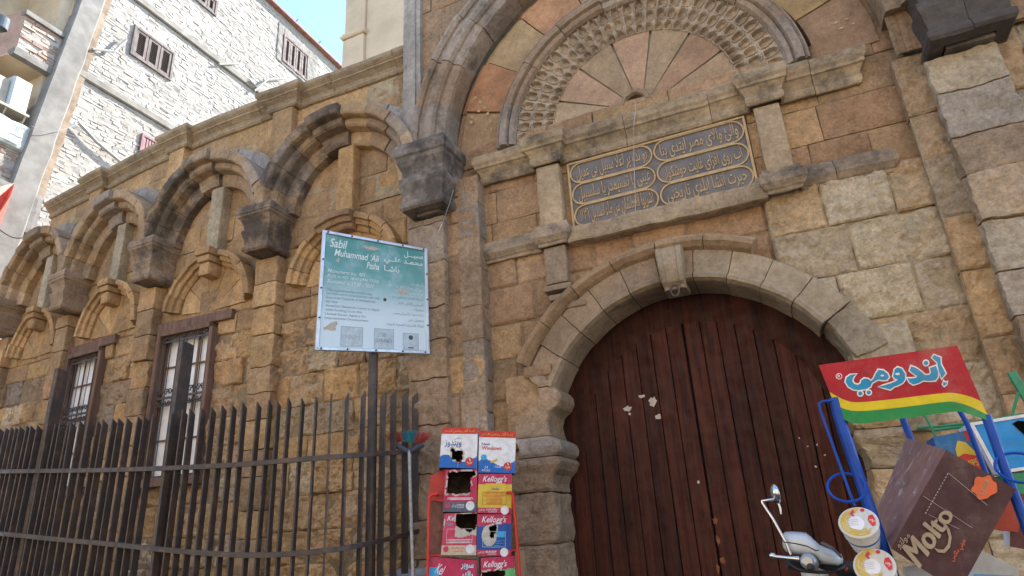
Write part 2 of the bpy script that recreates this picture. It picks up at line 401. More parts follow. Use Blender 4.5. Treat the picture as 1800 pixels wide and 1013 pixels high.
def stone_mat(name, bumpy=1.0, patch=.5, grain=1.0):
    t = NT(name); A = t.n('Attribute', attribute_name='tint'); o = t.tc.outputs['Object']
    big = t.ramp(t.noise(2.3, 7, .62), .3, .7, .80, 1.16); fine = t.ramp(t.noise(38, 6, .7), .25, .75, 1-.2*grain, 1+.2*grain)
    c = t.mix(1.0, A.outputs['Color'], t.n('CombineXYZ', {0: big, 1: big, 2: big}).outputs[0], 'MULTIPLY')
    c = t.mix(1.0, c, t.n('CombineXYZ', {0: fine, 1: fine, 2: fine}).outputs[0], 'MULTIPLY')
    hue = t.noise(5.5, 5, .65, t.n('VectorMath', {0: o, 1: (13, 5, 9)}, operation='ADD').outputs[0])
    c = t.mix(t.ramp(hue, .56, .72, 0, .45*patch), c, rgb(.46, .31, .12))
    c = t.mix(t.ramp(t.noise(4.2, 6, .7, t.n('VectorMath', {0: o, 1: (3, 25, 19)}, operation='ADD').outputs[0]), .58, .74, 0, .5*patch), c, rgb(.40, .33, .25))
    soot_shade = t.math('ADD', t.noise(3.1, 7, .68, t.n('VectorMath', {0: o, 1: (33, 2, 7)}, operation='ADD').outputs[0]), t.math('MULTIPLY', A.outputs['Alpha'], .5))
    c = t.mix(t.ramp(soot_shade, .62, .92, 0, .88), c, rgb(.066, .057, .050))  # black crust, deepened to put the shade under mouldings into the colour
    specks = t.n('TexVoronoi', {'Vector': o, 'Scale': 46., 'Randomness': 1.}); pits = t.ramp(specks.outputs['Distance'], .05, .22)
    sel = t.ramp(t.noise(9, 3), .5, .62); pit = t.math('SUBTRACT', 1.0, t.math('MULTIPLY', t.math('SUBTRACT', 1.0, pits), sel))
    c = t.mix(t.math('MULTIPLY', t.math('SUBTRACT', 1.0, pit), .75), c, rgb(.06, .043, .03))
    cav = t.ramp(t.noise(21, 9, .78, t.n('VectorMath', {0: o, 1: (7, 41, 3)}, operation='ADD').outputs[0], .4), .28, .43, .75*bumpy, 0); c = t.mix(cav, c, rgb(.085, .06, .042))
    h1 = t.noise(14, 10, .72); k1 = t.ramp(h1, .34, .62, 1-.22*grain, 1.10); c = t.mix(1.0, c, t.n('CombineXYZ', {0: k1, 1: k1, 2: k1}).outputs[0], 'MULTIPLY')
    crk = t.n('TexVoronoi', {'Vector': t.n('VectorMath', {0: o, 1: t.n('VectorMath', {0: t.n('TexNoise', {'Vector': o, 'Scale': 5., 'Detail': 5.}).outputs['Color'], 1: (.25, .25, .25)}, operation='MULTIPLY').outputs[0]}, operation='ADD').outputs[0], 'Scale': 2.6}, feature='DISTANCE_TO_EDGE'); cm = t.math('MULTIPLY', t.ramp(crk.outputs[0], .004, .014, 1, 0), t.ramp(t.noise(2.9, 4), .54, .64)); c = t.mix(t.math('MULTIPLY', cm, .7*patch), c, rgb(.06, .045, .035))
    nb = t.bump(h1, .62*bumpy, .04); nb = t.bump(t.noise(75, 6, .7), .6*bumpy, .008, nb); nb = t.bump(pit, .5*bumpy, .008, nb)
    return t.out(c, .92, nb, spec=.2)
def plain(name, col, rough=.6, metal=0., bump=0., bs=60, var=.15, vs=8., spec=.4):
    t = NT(name); k = t.ramp(t.noise(vs, 6, .65), .25, .75, 1-var, 1+var)
    c = t.mix(1.0, rgb(*col), t.n('CombineXYZ', {0: k, 1: k, 2: k}).outputs[0], 'MULTIPLY')
    r = t.ramp(t.noise(vs*1.7, 4), .3, .7, max(0, rough-.1), min(1, rough+.1))
    return t.out(c, r, t.bump(t.noise(bs, 6, .7), bump, .004) if bump else None, metal, spec)
M = {}
M['stone'] = stone_mat('weathered_sandstone'); M['carved'] = stone_mat('carved_sandstone', .75, .35, .8)
M['smooth'] = stone_mat('dressed_sandstone', .45, .25, .7)
def iron_mat():
    t = NT('painted_iron'); a = t.noise(7, 8, .75)
    c = t.mix(t.ramp(a, .46, .66), rgb(.052, .041, .038), rgb(.115, .068, .046)); c = t.mix(t.ramp(t.noise(55, 5), .6, .72, 0, .7), c, rgb(.10, .09, .09))
    return t.out(c, t.ramp(t.noise(20), .3, .7, .4, .7), t.bump(t.noise(70, 6), .3, .003), spec=.5)
M['iron'] = iron_mat()
def wood_mat(name, a, b, rough=.45, sc=1.0):
    t = NT(name); v = t.scale(t.tc.outputs['Object'], (22*sc, 22*sc, 1.1*sc)); A = t.n('Attribute', attribute_name='tint')
    g = t.noise(1.0, 8, .65, v, .6); c = t.mix(t.ramp(g, .3, .7), rgb(*a), rgb(*b))
    c = t.mix(1.0, c, A.outputs['Color'], 'MULTIPLY')
    w = t.ramp(t.noise(2.2, 7, .7), .50, .78); c = t.mix(t.math('MULTIPLY', w, .6), c, rgb(b[0]*1.35, b[1]*1.5, b[2]*1.5))
    d = t.ramp(t.noise(3.1, 8, .72, t.scale(t.tc.outputs['Object'], (3, 3, .7))), .52, .72); c = t.mix(t.math('MULTIPLY', d, .75), c, rgb(a[0]*.35, a[1]*.35, a[2]*.4))
    kn = t.n('TexVoronoi', {'Vector': t.scale(t.tc.outputs['Object'], (5, 5, 2.2)), 'Scale': 1.6}); c = t.mix(t.ramp(kn.outputs['Distance'], .02, .09, .7, 0), c, rgb(.012, .006, .005))
    return t.out(c, t.ramp(t.noise(9, 6), .3, .7, rough-.12, rough+.2), t.bump(g, .35, .004), spec=.22)
M['door'] = wood_mat('varnished_door_boards', (.022, .006, .004), (.082, .020, .0105), .6)
M['frame_wood'] = wood_mat('dusty_brown_timber', (.13, .075, .052), (.21, .13, .095), .75)
M['shutter'] = wood_mat('faded_shutter_boards', (.13, .105, .10), (.20, .17, .165), .8)
M['shutter_pink'] = wood_mat('faded_pink_shutter_boards', (.24, .135, .145), (.30, .19, .20), .8)
M['pane'] = plain('whitewashed_pane', (.88, .88, .86), .55, var=.12, vs=5)
M['dark'] = plain('dark_interior', (.015, .013, .012), .9)
M['slate'] = plain('blue_grey_slate', (.145, .128, .118), .55, bump=.3, var=.3, vs=6)
M['gilt'] = plain('old_gilding', (.46, .305, .14), .5, .15, bump=.25, var=.22, vs=14)
M['alu'] = plain('dull_aluminium', (.55, .57, .6), .42, .75, var=.12)
M['paper'] = plain('torn_paper', (.48, .42, .35), .9, var=.2, vs=30)

# ------------------------------------------------------------------ palettes (albedo r, g, b, then black crust and painted underside shade)
OCHRE = [(.52, .315, .135), (.47, .29, .135), (.53, .34, .16), (.42, .265, .135), (.46, .285, .14)]
BROWN = [(.34, .215, .12), (.38, .245, .135), (.31, .20, .115), (.40, .275, .16), (.35, .235, .145)]
RED = [(.35, .195, .105), (.34, .20, .115), (.38, .225, .125)]
PALE = [(.50, .41, .27), (.46, .37, .24), (.52, .44, .31), (.42, .35, .25)]
GREY = [(.36, .305, .25), (.32, .275, .23), (.39, .335, .275), (.34, .28, .225)]
GOLD = [(.52, .37, .14), (.50, .36, .17)]
def pick(*pal):
    p = pal[rng.integers(len(pal))]; m = np.mean([q for a in pal for q in a], 0); c = (.5*np.array(p[rng.integers(len(p))])+.5*m)*rng.uniform(.86, 1.10)*np.array((.96, .97, 1.0)); return tuple(c)
def sty(pal, soot_shade=0.0, **k): return dict(col=tuple(pal)+(soot_shade,), **k)

# ------------------------------------------------------------------ the fountain house
XC = -.78
SB = thing('fountain_house', (-2.5, .3, 0), 'ochre sandstone fountain house front with carved arches, inscription and big wooden gate', 'building')
def curve_y(u):
    d = np.maximum(0, -5-u); return np.where(d < 4.5, .02*d**2, .405+.16*(d-4.5))
def rise(u): return .05*np.maximum(0, -5.5-u)
def bend(V):
    V = V.copy(); u = V[:, 0].copy(); V[:, 1] += curve_y(u); V[:, 2] += rise(u)*np.clip(V[:, 2]/4, 0, 1); return V
def atw(px, py, v):
    Y = v
    for _ in range(20):
        p = at(px, py, Y); Y = v+float(curve_y(p[0]))
    return p[0], p[2]-float(rise(p[0]))
WV = .25
WIN = [(-7.56, -6.46, 2.2, 4.06), (-9.92, -8.90, 2.2, 4.08)]
BAYS = [-4.45, -6.62, -8.84, -11.1]; IMP = [-5.55, -7.70, -9.98, -12.25]; SPR = 5.22

# wing: random rubble and ashlar
def wing_style(x, z):
    f = fbm([[x*1.0, 3.3, z]], .55, 2)[0]
    if z > 5.05:
        return sty(pick(OCHRE, OCHRE, BROWN), 0.05, rough=.007, erode=.007, er=.018, off=.004, rs=7)
    if z > 4.0:
        return sty(pick(OCHRE, OCHRE, GOLD, BROWN), 0.08, rough=.02, erode=.014, er=.025, off=.01, pit=.02*rng.random())
    g = rng.random()
    if g < .10: return sty(pick(GREY, BROWN), .10, rough=.055, erode=.014, er=.02, off=.010, tilt=.010, rs=10, pit=.04)
    if g < .34: return sty(pick(OCHRE), .0, rough=.03, erode=.016, er=.02, off=.01, tilt=.008, rs=9, pit=.02)
    return sty(tuple(1.12*np.array(pick(BROWN, OCHRE, OCHRE, PALE))), .07*rng.random(), rough=.06, erode=.014, er=.02, off=.010, tilt=.010, rs=10, pit=.045)
def wing_keep(X, Z):
    k = ~((X < -11.75) & (Z > SPR) & (np.hypot(X-BAYS[3], Z-SPR) > 1.12))
    for a, b, c, d in WIN: k &= ~((X > a) & (X < b) & (Z > c) & (Z < d))
    return k
mb = MB(); blockwall(mb, -12.45, -3.3, 5.2, 7.02, WV, (.30, .40), (.45, .85), wing_style, wing_keep, res=.045, joint=.003, mortar=(.40, .31, .19, 0), mortar_back=.008)
blockwall(mb, -12.45, -3.3, 0, 5.2, WV, (.26, .38), (.35, .72), wing_style, wing_keep, res=.018, joint=.004, skirt=.12, mortar_back=.024)
mb.build('wing_wall', M['stone'], SB, warp=bend)
# arches of the wing
def soot_shade_col(pal, s): return lambda k: tuple(pick(pal))+(s*rng.uniform(.6, 1.3),)
HOOD = [(.77, .26), (.77, .13), (.80, .11), (.83, .10), (.93, .09), (.94, -.03), (.96, -.06), (.98, -.065), (1.03, -.065), (1.035, -.13), (1.045, -.165), (1.065, -.175), (1.17, -.18), (1.18, -.165), (1.18, .26)]
for bi, c in enumerate(BAYS):
    s = (.55, .58, .34, .3)[bi]
    mb = MB(); arc_ring(mb, c, SPR, HOOD, 3, 84, 4, soot_shade_col(GREY+BROWN+OCHRE, .16 if bi < 2 else .08)); arc_ring(mb, c, SPR, HOOD, 110, 177, 4, soot_shade_col(GREY+BROWN+OCHRE, s))  # left limbs darker: crust plus shade painted in for their soffits
    arc_ring(mb, c, SPR, [(r, y-(.05 if y < .2 else 0)) for r, y in HOOD], 84.3, 109.7, 1, soot_shade_col(GREY+BROWN, s*.8), jit=.002)
    arc_ring(mb, c, SPR, [(1.16, .26), (1.16, .15), (1.36, .16), (1.36, .26)], 35, 150, 8, soot_shade_col(GREY, .0), amp=.005)
    arch = mb.build('blind_arch', M['carved'], SB, warp=bend)
    mb = MB(); rblock(mb, c-.12+.02, c+.12+.02, .10, .27, 4.95, SPR+.76, tuple(pick(OCHRE if bi == 0 else PALE))+(.05,), .02, .012, .035)
    mb.build('rib', M['stone'], arch, warp=bend)
    mb = MB(); P = [(.60, .26), (.60, .2), (.62, .18), (.66, .17), (.665, .13), (.72, .11), (.725, .07), (.77, .06), (.80, .08), (.80, .26)]
    arc_ring(mb, c+.02, 4.24, P, 4, 76, 4, soot_shade_col(OCHRE, .05), amp=.006); arc_ring(mb, c+.02, 4.24, P, 104 if bi else 118, 176, 4, soot_shade_col(OCHRE, .15), amp=.006)
    if bi == 0: arc_ring(mb, c+.02, 4.24, [(r, y-.09 if y < .25 else y) for r, y in P], 76.5, 117.5, 1, soot_shade_col(BROWN, .1), amp=.006, jit=.001)
    mb.build('small_arch', M['carved'], arch, warp=bend)
    if bi:
        mb = MB(); x = c+.02
        rblock(mb, x-.14, x+.14, -.04, .25, 4.93, 5.03, tuple(pick(OCHRE))+(.1,), .015, .008); rblock(mb, x-.12, x+.12, -.01, .25, 4.84, 4.93, tuple(pick(OCHRE))+(.1,), .02, .008); rblock(mb, x-.1, x+.1, .02, .25, 4.66, 4.84, tuple(pick(OCHRE))+(.1,), .03, .01)
        mb.build('keystone', M['carved'], arch, warp=bend)
    mb = MB()                                         # fanned stones inside the small arch
    arc_ring(mb, c+.02, 4.24, [(.02, .235), (.3, .228), (.60, .232), (.60, .27)], 2, 178, 5, soot_shade_col(OCHRE, 0.), amp=.006, jit=.004, gap=.006, step=.06)
    mb.build('fan_panel', M['stone'], arch, warp=bend)
CAPP = [(.0, 4.74), (.14, 4.745), (.18, 4.77), (.18, 4.81), (.13, 4.83), (.15, 4.92), (.20, 5.0), (.20, 5.03), (.15, 5.05), (.18, 5.12), (.25, 5.18), (.29, 5.20), (.29, 5.23), (.31, 5.24), (.31, 5.30), (.28, 5.34), (0, 5.36)]
for i, u in enumerate(IMP):
    mb = MB(); s = (.62, .4, .28, .25)[i]
    sweep(mb, [(u-.115, .26), (u-.115, -.05), (u+.115, -.05), (u+.115, .26)], [(o*.52, z) for o, z in CAPP], tuple(pick(GREY+BROWN))+(s,), amp=.008, step=.025)
    box(mb, u-.11, u+.11, -.045, .26, 4.74, 5.33, 0, (.2, .17, .14, .3))
    mb.build('capital', M['carved'], SB, warp=bend)
    mb = MB(); z = 0.0
    while z < 4.7:
        h = min(rng.uniform(.26, .40), 4.72-z); h = 4.72-z if 4.72-z-h < .12 else h
        up_ = u-(0, .10, .14, 0)[i]
        rblock(mb, up_-.19+rng.normal(0, .006), up_+.17+rng.normal(0, .006), (.10 if z > 3.4 else .13)+rng.normal(0, .012), .3, z+.003, z+h-.003, pick(BROWN, OCHRE)+(.1,), .012, .032 if z < 3.6 else .014, .024, 7); z += h
    mb.build('pilaster', M['stone'], SB, warp=bend)
    if i == 3: continue
    mb = MB(); c_ = pick(OCHRE)
    rblock(mb, u-.175, u+.175, .135, .3, 5.34, 6.2, c_+(.05,), .01, .006, .05); rblock(mb, u-.175, u+.175, .135, .3, 6.2, 6.98, c_+(.05,), .01, .006, .05)
    mb.build('upper_pilaster', M['stone'], SB, warp=bend)
mb = MB()
CORN = [(0.0, 6.93), (.03, 6.935), (.05, 6.96), (.05, 6.985), (.035, 7.0), (.05, 7.03), (.10, 7.07), (.12, 7.08), (.12, 7.10), (.155, 7.13), (.17, 7.15), (.17, 7.20), (.15, 7.215), (.0, 7.22), (-.2, 7.22)]
path = [(-11.75, WV)]
for u in sorted(IMP)[1:]: path += [(u-.21, WV), (u-.21, WV-.10), (u+.21, WV-.10), (u+.21, WV)]
path += [(-3.46, WV)]; sweep(mb, path, CORN, (.33, .245, .155, .22), blk=.9, amp=.006)
mb.build('cornice', M['carved'], SB, warp=bend)

# grey cement fillets between neighbouring hoods
for i in range(3):
    cl, cr = BAYS[i+1], BAYS[i]; P = []
    for q in np.linspace(0, 1, 14):
        z = 5.38+.62*q; dz = z-SPR; rr = math.sqrt(max(0, 1.17**2-dz*dz)); a, b = cl+rr, cr-rr; y0 = -.16+.41*q**.7
        P.append([(a+(b-a)*w, y0+.10*math.sin(math.pi*w)*(1-q), z) for w in np.linspace(0, 1, 12)])
    P = np.array(P); f = P.reshape(-1, 3); f = f+nvec(f, 6, 3)*.012; mb = MB(); mb.grid(f.reshape(P.shape), 0, vary((.34, .31, .275, .12), f).reshape(P.shape[:2]+(4,))); mb.build('cement_fillet', M['stone'], SB, warp=bend)
# windows of the wing
for wi, (a, b, c, d) in enumerate(WIN):
    win = MB(); D = .27
    F = 0
    for q in ((a, a+.07, .16, .28, c, d), (b-.07, b, .16, .28, c, d-.072), (a+.072, b-.072, .16, .28, d-.07, d), (a-.06, b+.28, .185, .33, d+.003, d+.13), (a-.1, b+.1, .12, .5, c-.1, c)):
        bar(win, ((q[0]+q[1])/2, (q[2]+q[3])/2, q[4]) if q[5]-q[4] > .2 else (q[0], (q[2]+q[3])/2, (q[4]+q[5])/2), ((q[0]+q[1])/2, (q[2]+q[3])/2, q[5]) if q[5]-q[4] > .2 else (q[1], (q[2]+q[3])/2, (q[4]+q[5])/2),
            q[1]-q[0] if q[5]-q[4] > .2 else q[3]-q[2], q[3]-q[2] if q[5]-q[4] > .2 else q[5]-q[4], (1, 0, 0) if q[5]-q[4] > .2 else (0, 1, 0), 0, (1, 1, 1, 0), .08)
    w = win.build('window', M['frame_wood'], SB, warp=bend)
    mb = MB(); box(mb, a-.02, a+.0, .283, D+.1, c, d, 0, (.10, .085, .075, .2)); box(mb, b, b+.02, .283, D+.1, c, d, 0, (.2, .15, .1, 0)); box(mb, a-.02, b+.02, .283, D+.1, d, d+.02, 0, (.12, .09, .07, 0)); box(mb, a-.02, b+.02, .283, D+.1, c-.02, c, 0, (.12, .09, .07, 0))
    mb.build('reveal', M['smooth'], w, warp=bend)
    mb = MB(); box(mb, a, b, D+.06, D+.1, c, d)
    mb.build('pane', M['pane'], w, warp=bend)
    mb = MB()
    n = 3
    for k in range(n+1): bar(mb, (a+.06+(b-a-.12)*k/n, D+.03, c), (a+.06+(b-a-.12)*k/n, D+.03, d), .04 if k in (0, 2, n) else .018, .02, (1, 0, 0))
    for k in (1, 2, 3): bar(mb, (a, D+.033, c+(d-c)*k/4), (b, D+.033, c+(d-c)*k/4), .022, .016, (0, 0, 1))
    mb.build('glazing_bars', M['frame_wood'], w, warp=bend)
    mb = MB(); n = 7; yg = .225
    for k in range(n): 
        x = a+.09+(b-a-.18)*k/(n-1); tube(mb, [(x, yg, c), (x, yg, d-.02)], .007, 6)
    def scroll(cx, cz, s, fx, fz):
        p = [(cx+fx*s*(.25+.75*(1-t/22))*math.cos(t*.36)*.5, yg-.012, cz+fz*s*(.25+.75*(1-t/22))*math.sin(t*.36)*.5) for t in range(23)]; tube(mb, p, .008, 5)
    zc = c+.98
    for zz in (zc, c+.02, d-.14): bar(mb, (a+.04, yg, zz), (b-.04, yg, zz), .03, .012, (0, 0, 1))
    for k in range(n-1):
        x = a+.09+(b-a-.18)*(k+.5)/(n-1)
        for fz in (1, -1): scroll(x-.036, zc+fz*.072, .085, 1, fz); scroll(x+.036, zc+fz*.072, .085, -1, fz)
        scroll(x-.03, d-.09, .075, 1, 1); scroll(x+.03, d-.09, .075, -1, 1)
    mb.build('grille', M['iron'], w, warp=bend)

# ---- portal
RZ = .2        # recess plane
DC, DZ, DR = -.76, 2.07, 1.32
SPB = 5.42     # spring of the big arch
def por_style(x, z):
    if z < 2.7 and x < -1.5: return sty(pick(GREY, BROWN), .08, rough=.025, erode=.016, er=.02, off=.007, rs=9, pit=.02)
    if z < 3.4: return sty(pick(BROWN, OCHRE), .05, rough=.02, erode=.016, er=.02, off=.006, rs=9, pit=.02)
    return sty(pick(BROWN, RED, BROWN), .12, rough=.009, erode=.009, er=.018, off=.004, rs=8)
def rec_style(x, z):
    if z > 4.0: return sty(pick(BROWN, RED, RED, OCHRE), .06, rough=.009, erode=.008, er=.018, off=.004, rs=8)
    if x > .1: return sty(pick(PALE, PALE, OCHRE), .0, rough=.035, erode=.016, er=.022, off=.008, rs=10, pit=.03)
    if z > 3.2: return sty(pick(RED, BROWN), .1, rough=.01, erode=.02, er=.03, off=.005)
    return sty(pick(BROWN, OCHRE, GREY), .06, rough=.02, erode=.03, er=.04, off=.008, pit=.03)
def not_door(X, Z): return ~(((np.hypot(X-DC, Z-DZ) < 1.46) & (Z > 2.55)) | ((X > DC-1.30) & (X < DC+1.36) & (Z <= 2.56)))
mb = MB()
blockwall(mb, -3.48, -2.62, 0, SPB-.4, .03, (.30, .42), (.38, .62), por_style, None, .022)
blockwall(mb, -3.48, 2.6, SPB-.4, 9.2, .0, (.36, .46), (.5, .95), por_style, lambda X, Z: ~((np.hypot(X-XC, Z-SPB) < 2.4) & (Z > SPB)) & ~((np.abs(X-XC) < 2.2) & (Z < SPB+.02)), .04, joint=.004)
def rgt_style(x, z):
    if x > 2.0: return sty(pick(GREY, GREY, PALE), .05, rough=.045, erode=.016, er=.02, off=.01, rs=11, pit=.03)
    return sty(pick(PALE, OCHRE, BROWN), .02, rough=.03, erode=.016, er=.022, off=.008, rs=9, pit=.03)
blockwall(mb, 1.36, 5.2, 0, SPB-.4, .06, (.40, .56), (.5, 1.0), rgt_style, None, .020, joint=.004, skirt=.12, mortar_back=.03, mortar=(.36, .28, .17, 0))
blockwall(mb, 2.6, 5.2, SPB-.4, 9.2, .03, (.42, .5), (.6, 1.0), lambda x, z: sty(pick(GREY, BROWN), .2, rough=.012, erode=.02, er=.03, off=.006), None, .05)
mb.build('portal_wall', M['stone'], SB)
mb = MB()
blockwall(mb, -2.66, .12, 0, 4.1, RZ, (.30, .42), (.34, .6), rec_style, not_door, .022)
blockwall(mb, .12, 1.40, 0, 4.1, RZ-.05, (.34, .5), (.42, .72), rec_style, not_door, .016, joint=.004, skirt=.12, mortar_back=.03, mortar=(.36, .28, .17, 0))
blockwall(mb, -3.0, 1.5, 4.1, 5.5, RZ, (.34, .46), (.42, .8), rec_style, lambda X, Z: ~((X > -1.66) & (X < .12) & (Z < 4.95)), .03, joint=.005)
box(mb, -1.7, .16, RZ+.05, RZ+.1, 4.0, 5.1, 0, (.2, .13, .08, 0))
mb.build('recess_wall', M['stone'], SB)
# jamb strip between the portal face and the recess, left; and the corner bead
mb = MB(); z = 0
while z < SPB-.5:
    h = min(rng.uniform(.3, .42), SPB-.45-z)
    if h < .05: break
    rblock(mb, -2.86, -2.62, .025, .26, z+.003, z+h-.003, pick(BROWN, GREY)+(.06,), .012, .012, .03); z += h
mb.build('jamb_strip', M['stone'], SB); BIG = [(2.17, .22), (2.17, .0), (2.18, -.05), (2.21, -.07), (2.29, -.07), (2.295, -.10), (2.32, -.13), (2.37, -.14), (2.42, -.12), (2.43, -.07), (2.47, -.055), (2.52, -.06), (2.525, -.09), (2.56, -.12), (2.60, -.11), (2.61, -.06), (2.63, -.05), (2.63, .05)]
mb = MB(); arc_ring(mb, XC, SPB, BIG, 0, 180, 13, soot_shade_col(GREY+BROWN, .32), amp=.006, seg=.06)
big = mb.build('portal_arch', M['carved'], SB)
mb = MB(); C7 = [BROWN[0], (.34, .155, .075), (.33, .235, .125), (.36, .18, .095), (.33, .235, .125), (.35, .18, .10), (.34, .24, .135), (.36, .20, .11), (.42, .28, .125), (.33, .21, .13)]
C7 = [tuple(.72*np.array(q)+.28*np.mean(C7, 0)) for q in C7]
for k in range(10):
    a0 = 180-18*(k+1); c = C7[k]
    arc_ring(mb, XC, SPB-.1, [(1.60, .30), (1.60, RZ), (1.9, RZ-.01), (2.12, RZ-.02), (2.13, RZ+.03), (2.2, RZ+.03)], a0, a0+18, 1, tuple(c)+(.1 if k else .05,), jit=.006, amp=.008, step=.05, seg=.05, gap=.008)
mb.build('voussoir', M['smooth'], big)
for k, (px, py, w_, h_) in enumerate(((836, 172, .06, .05), (845, 180, .09, .08), (853, 190, .08, .06), (842, 196, .05, .05), (858, 200, .05, .08), (830, 206, .07, .06), (829, 216, .05, .07), (862, 214, .035, .06), (864, 228, .03, .09), (850, 172, .04, .05), (1470, 40, .08, .03), (1488, 34, .06, .03), (1500, 42, .05, .025), (1478, 50, .05, .025))):
    p = at(px, py, RZ-.022); r2 = np.random.default_rng(40+k); n = 34; an = np.linspace(0, 2*math.pi, n+1)[:-1]; rr = .3+.75*np.abs(fbm(np.c_[np.cos(an)*2.2, np.sin(an)*2.2, np.full(n, k*3.3)], 1.3, 4)*2.2).clip(0, 1.1)
    mb = MB(); v = [(p[0]+w_/2*r*math.cos(q), RZ-.028, p[2]+h_/2*r*math.sin(q)) for q, r in zip(an, rr)]; tri = geometry.tessellate_polygon([[Vector((a[0], a[2], 0)) for a in v]]); mb.add(v, [tuple(t_) for t_ in tri], 0, (.46, .36, .19, 0)); mb.build('peeled_paint', M['smooth'], big)
# left and right capitals and pilasters of the portal
CAPB = [(.0, 4.66), (.19, 4.665), (.23, 4.69), (.23, 4.74), (.18, 4.77), (.19, 4.83), (.22, 4.92), (.25, 4.97), (.25, 5.03), (.19, 5.06), (.20, 5.13), (.25, 5.21), (.28, 5.24), (.28, 5.29), (.32, 5.31), (.33, 5.40), (.29, 5.46), (0, 5.48)]
for x0, x1, s in ((-3.29, -3.0, .6), (1.70, 2.06, .9)):
    mb = MB(); sh = -.03 if s < .8 else .21
    sweep(mb, [(x0, .2), (x0, -.14), (x1, -.14), (x1, .2)], [(o*.54, z+sh) for o, z in CAPB], tuple(pick(GREY))+(s,), amp=.009, step=.025, blk=.5)
    box(mb, x0+.01, x1-.01, -.11, .2, 4.64+sh, 5.48+sh, 0, (.2, .17, .14, .4))
    mb.build('capital', M['carved'], SB)
    mb = MB(); z = 0
    while z < 4.62+sh:
        h = min(rng.uniform(.34, .5), 4.63+sh-z)
        if h > .06: rblock(mb, x0-.14, x1+.0, -.05+rng.normal(0, .01), .2, z+.004, z+h-.004, (pick(BROWN, BROWN, GREY) if s < .8 else pick(GREY, PALE, BROWN))+(.06,), .008, .03, .022, 9)
        z += max(h, .06)
    mb.build('pilaster', M['stone'], SB)
mb = MB(); sweep(mb, [(-3.47, .1), (-3.47, -.02), (-3.30, -.02), (-3.30, .1)], [(.0, 5.5), (.03, 5.5), (.03, 9.1), (0, 9.1)], (.33, .29, .25, .15), step=.25, amp=.008)
box(mb, -3.44, -3.33, -.075, .0, 5.5, 9.1, 0, (.34, .30, .25, .12))
mb.build('corner_pilaster', M['carved'], SB)
# tympanum: moulding, stalactite band, fan, little niche
TZ = 5.30
mb = MB(); arc_ring(mb, XC-.03, TZ, [(1.38, .30), (1.38, .14), (1.40, .10), (1.44, .08), (1.46, .11), (1.475, .06), (1.51, .045), (1.545, .06), (1.55, .10), (1.575, .08), (1.59, .09), (1.60, .24)], 0, 180, 9, soot_shade_col(GREY+BROWN, .18), amp=.005, step=.02)
tym = mb.build('arch_moulding', M['carved'], SB)
mb = MB(); NC = 31; R = [.975, 1.085, 1.225, 1.39]; YE = [.30, .262, .215, .16]
ORC = [(-1, 0), (0, 0), (1, 0), (1, .5), (1, 1), (0, 1), (-1, 1), (-1, .5)]
for t in range(3):
    for k in range(NC):
        a = math.pi*(k+.5)/NC; hw = math.pi/NC/2; r0, r1 = R[t], R[t+1]; jj = rng.normal(0, .004)
        def pt(fa, fr, y):
            an = a+fa*hw; r = r0+(r1-r0)*fr; w_ = (t+fr)/3; return (XC-.05+.02*w_+r*math.cos(an), y, TZ+.10-.07*w_+r*math.sin(an))
        INR = ([(-.62, .10), (0, .06), (.62, .10), (.74, .42), (.48, .74), (0, .93), (-.48, .74), (-.74, .42)] if t == 2 else
               [(-.55, .12), (0, .05), (.55, .12), (.76, .5), (.6, .82), (0, .93), (-.6, .82), (-.76, .5)] if t == 1 else
               [(-.74, .04), (0, .0), (.74, .04), (.76, .5), (.5, .78), (0, .92), (-.5, .78), (-.76, .5)])
        yy = lambda q: YE[t]+(YE[t+1]-YE[t])*q
        o = [pt(p, q, yy(q)+(.0 if p else -.012)) for p, q in ORC]
        f = lambda z: [(p*z, .5+(q-.5)*z) for p, q in INR]
        i1 = [pt(p, q, yy(q)+jj-.004) for p, q in f(1.16)]; i2 = [pt(p, q, yy(q)+jj-.022) for p, q in f(1.1)]; i3 = [pt(p, q, yy(q)+jj-.018) for p, q in f(.98)]; i4 = [pt(p*.84, .40+(q-.40)*.78, yy(q)+.040) for p, q in INR]
        v = np.array(o+i1+i2+i3+i4); v = v+nvec(v, 14, 2)*.004
        col = np.tile(np.r_[np.array((.44, .35, .26))*rng.uniform(.88, 1.12), .04], (40, 1))
        mb.add(v, [(m+8*q, (m+1) % 8+8*q, (m+1) % 8+8*q+8, m+8*q+8) for q in range(4) for m in range(8)]+[tuple(range(32, 40))], 0, col)
th = np.linspace(0, math.pi, 90)
P = np.array([[(XC-.03+r*math.cos(q), y, TZ+r*math.sin(q)) for q in th] for r, y in ((.94, .36), (1.05, .35), (1.16, .33), (1.27, .29), (1.36, .26))])
mb.grid(P, 0, (.16, .11, .075, .1)); mb.build('stalactite_band', M['carved'], tym)
mb = MB(); FC = [(.37, .26, .15), (.36, .20, .12), (.38, .275, .16), (.37, .215, .135), (.385, .28, .165), (.37, .225, .145), (.39, .29, .18)]
FC = [tuple(.5*np.array(q)+.5*np.mean(FC, 0)) for q in FC]
for k in range(7):
    a0 = 180*k/7; arc_ring(mb, XC-.05, TZ+.10, [(.10, .30), (.5, .295), (.985, .30)], a0, a0+180/7, 1, tuple(FC[k])+(0.02,), jit=.002, amp=.004, step=.06, seg=.06, gap=.013)
box(mb, XC-1.1, XC+1.05, .335, .36, TZ-.1, TZ+1.1, 0, (.52, .43, .3, 0)); mb.build('fan_panel', M['smooth'], tym)
mb = MB(); NX, NZ = at(1117, 181, .22)[[0, 2]]
arc_ring(mb, NX, NZ, [(.10, .30), (.10, .22), (.115, .19), (.15, .19), (.16, .22), (.165, .3)], 0, 180, 1, (.31, .22, .14, .1), jit=0, amp=.003)
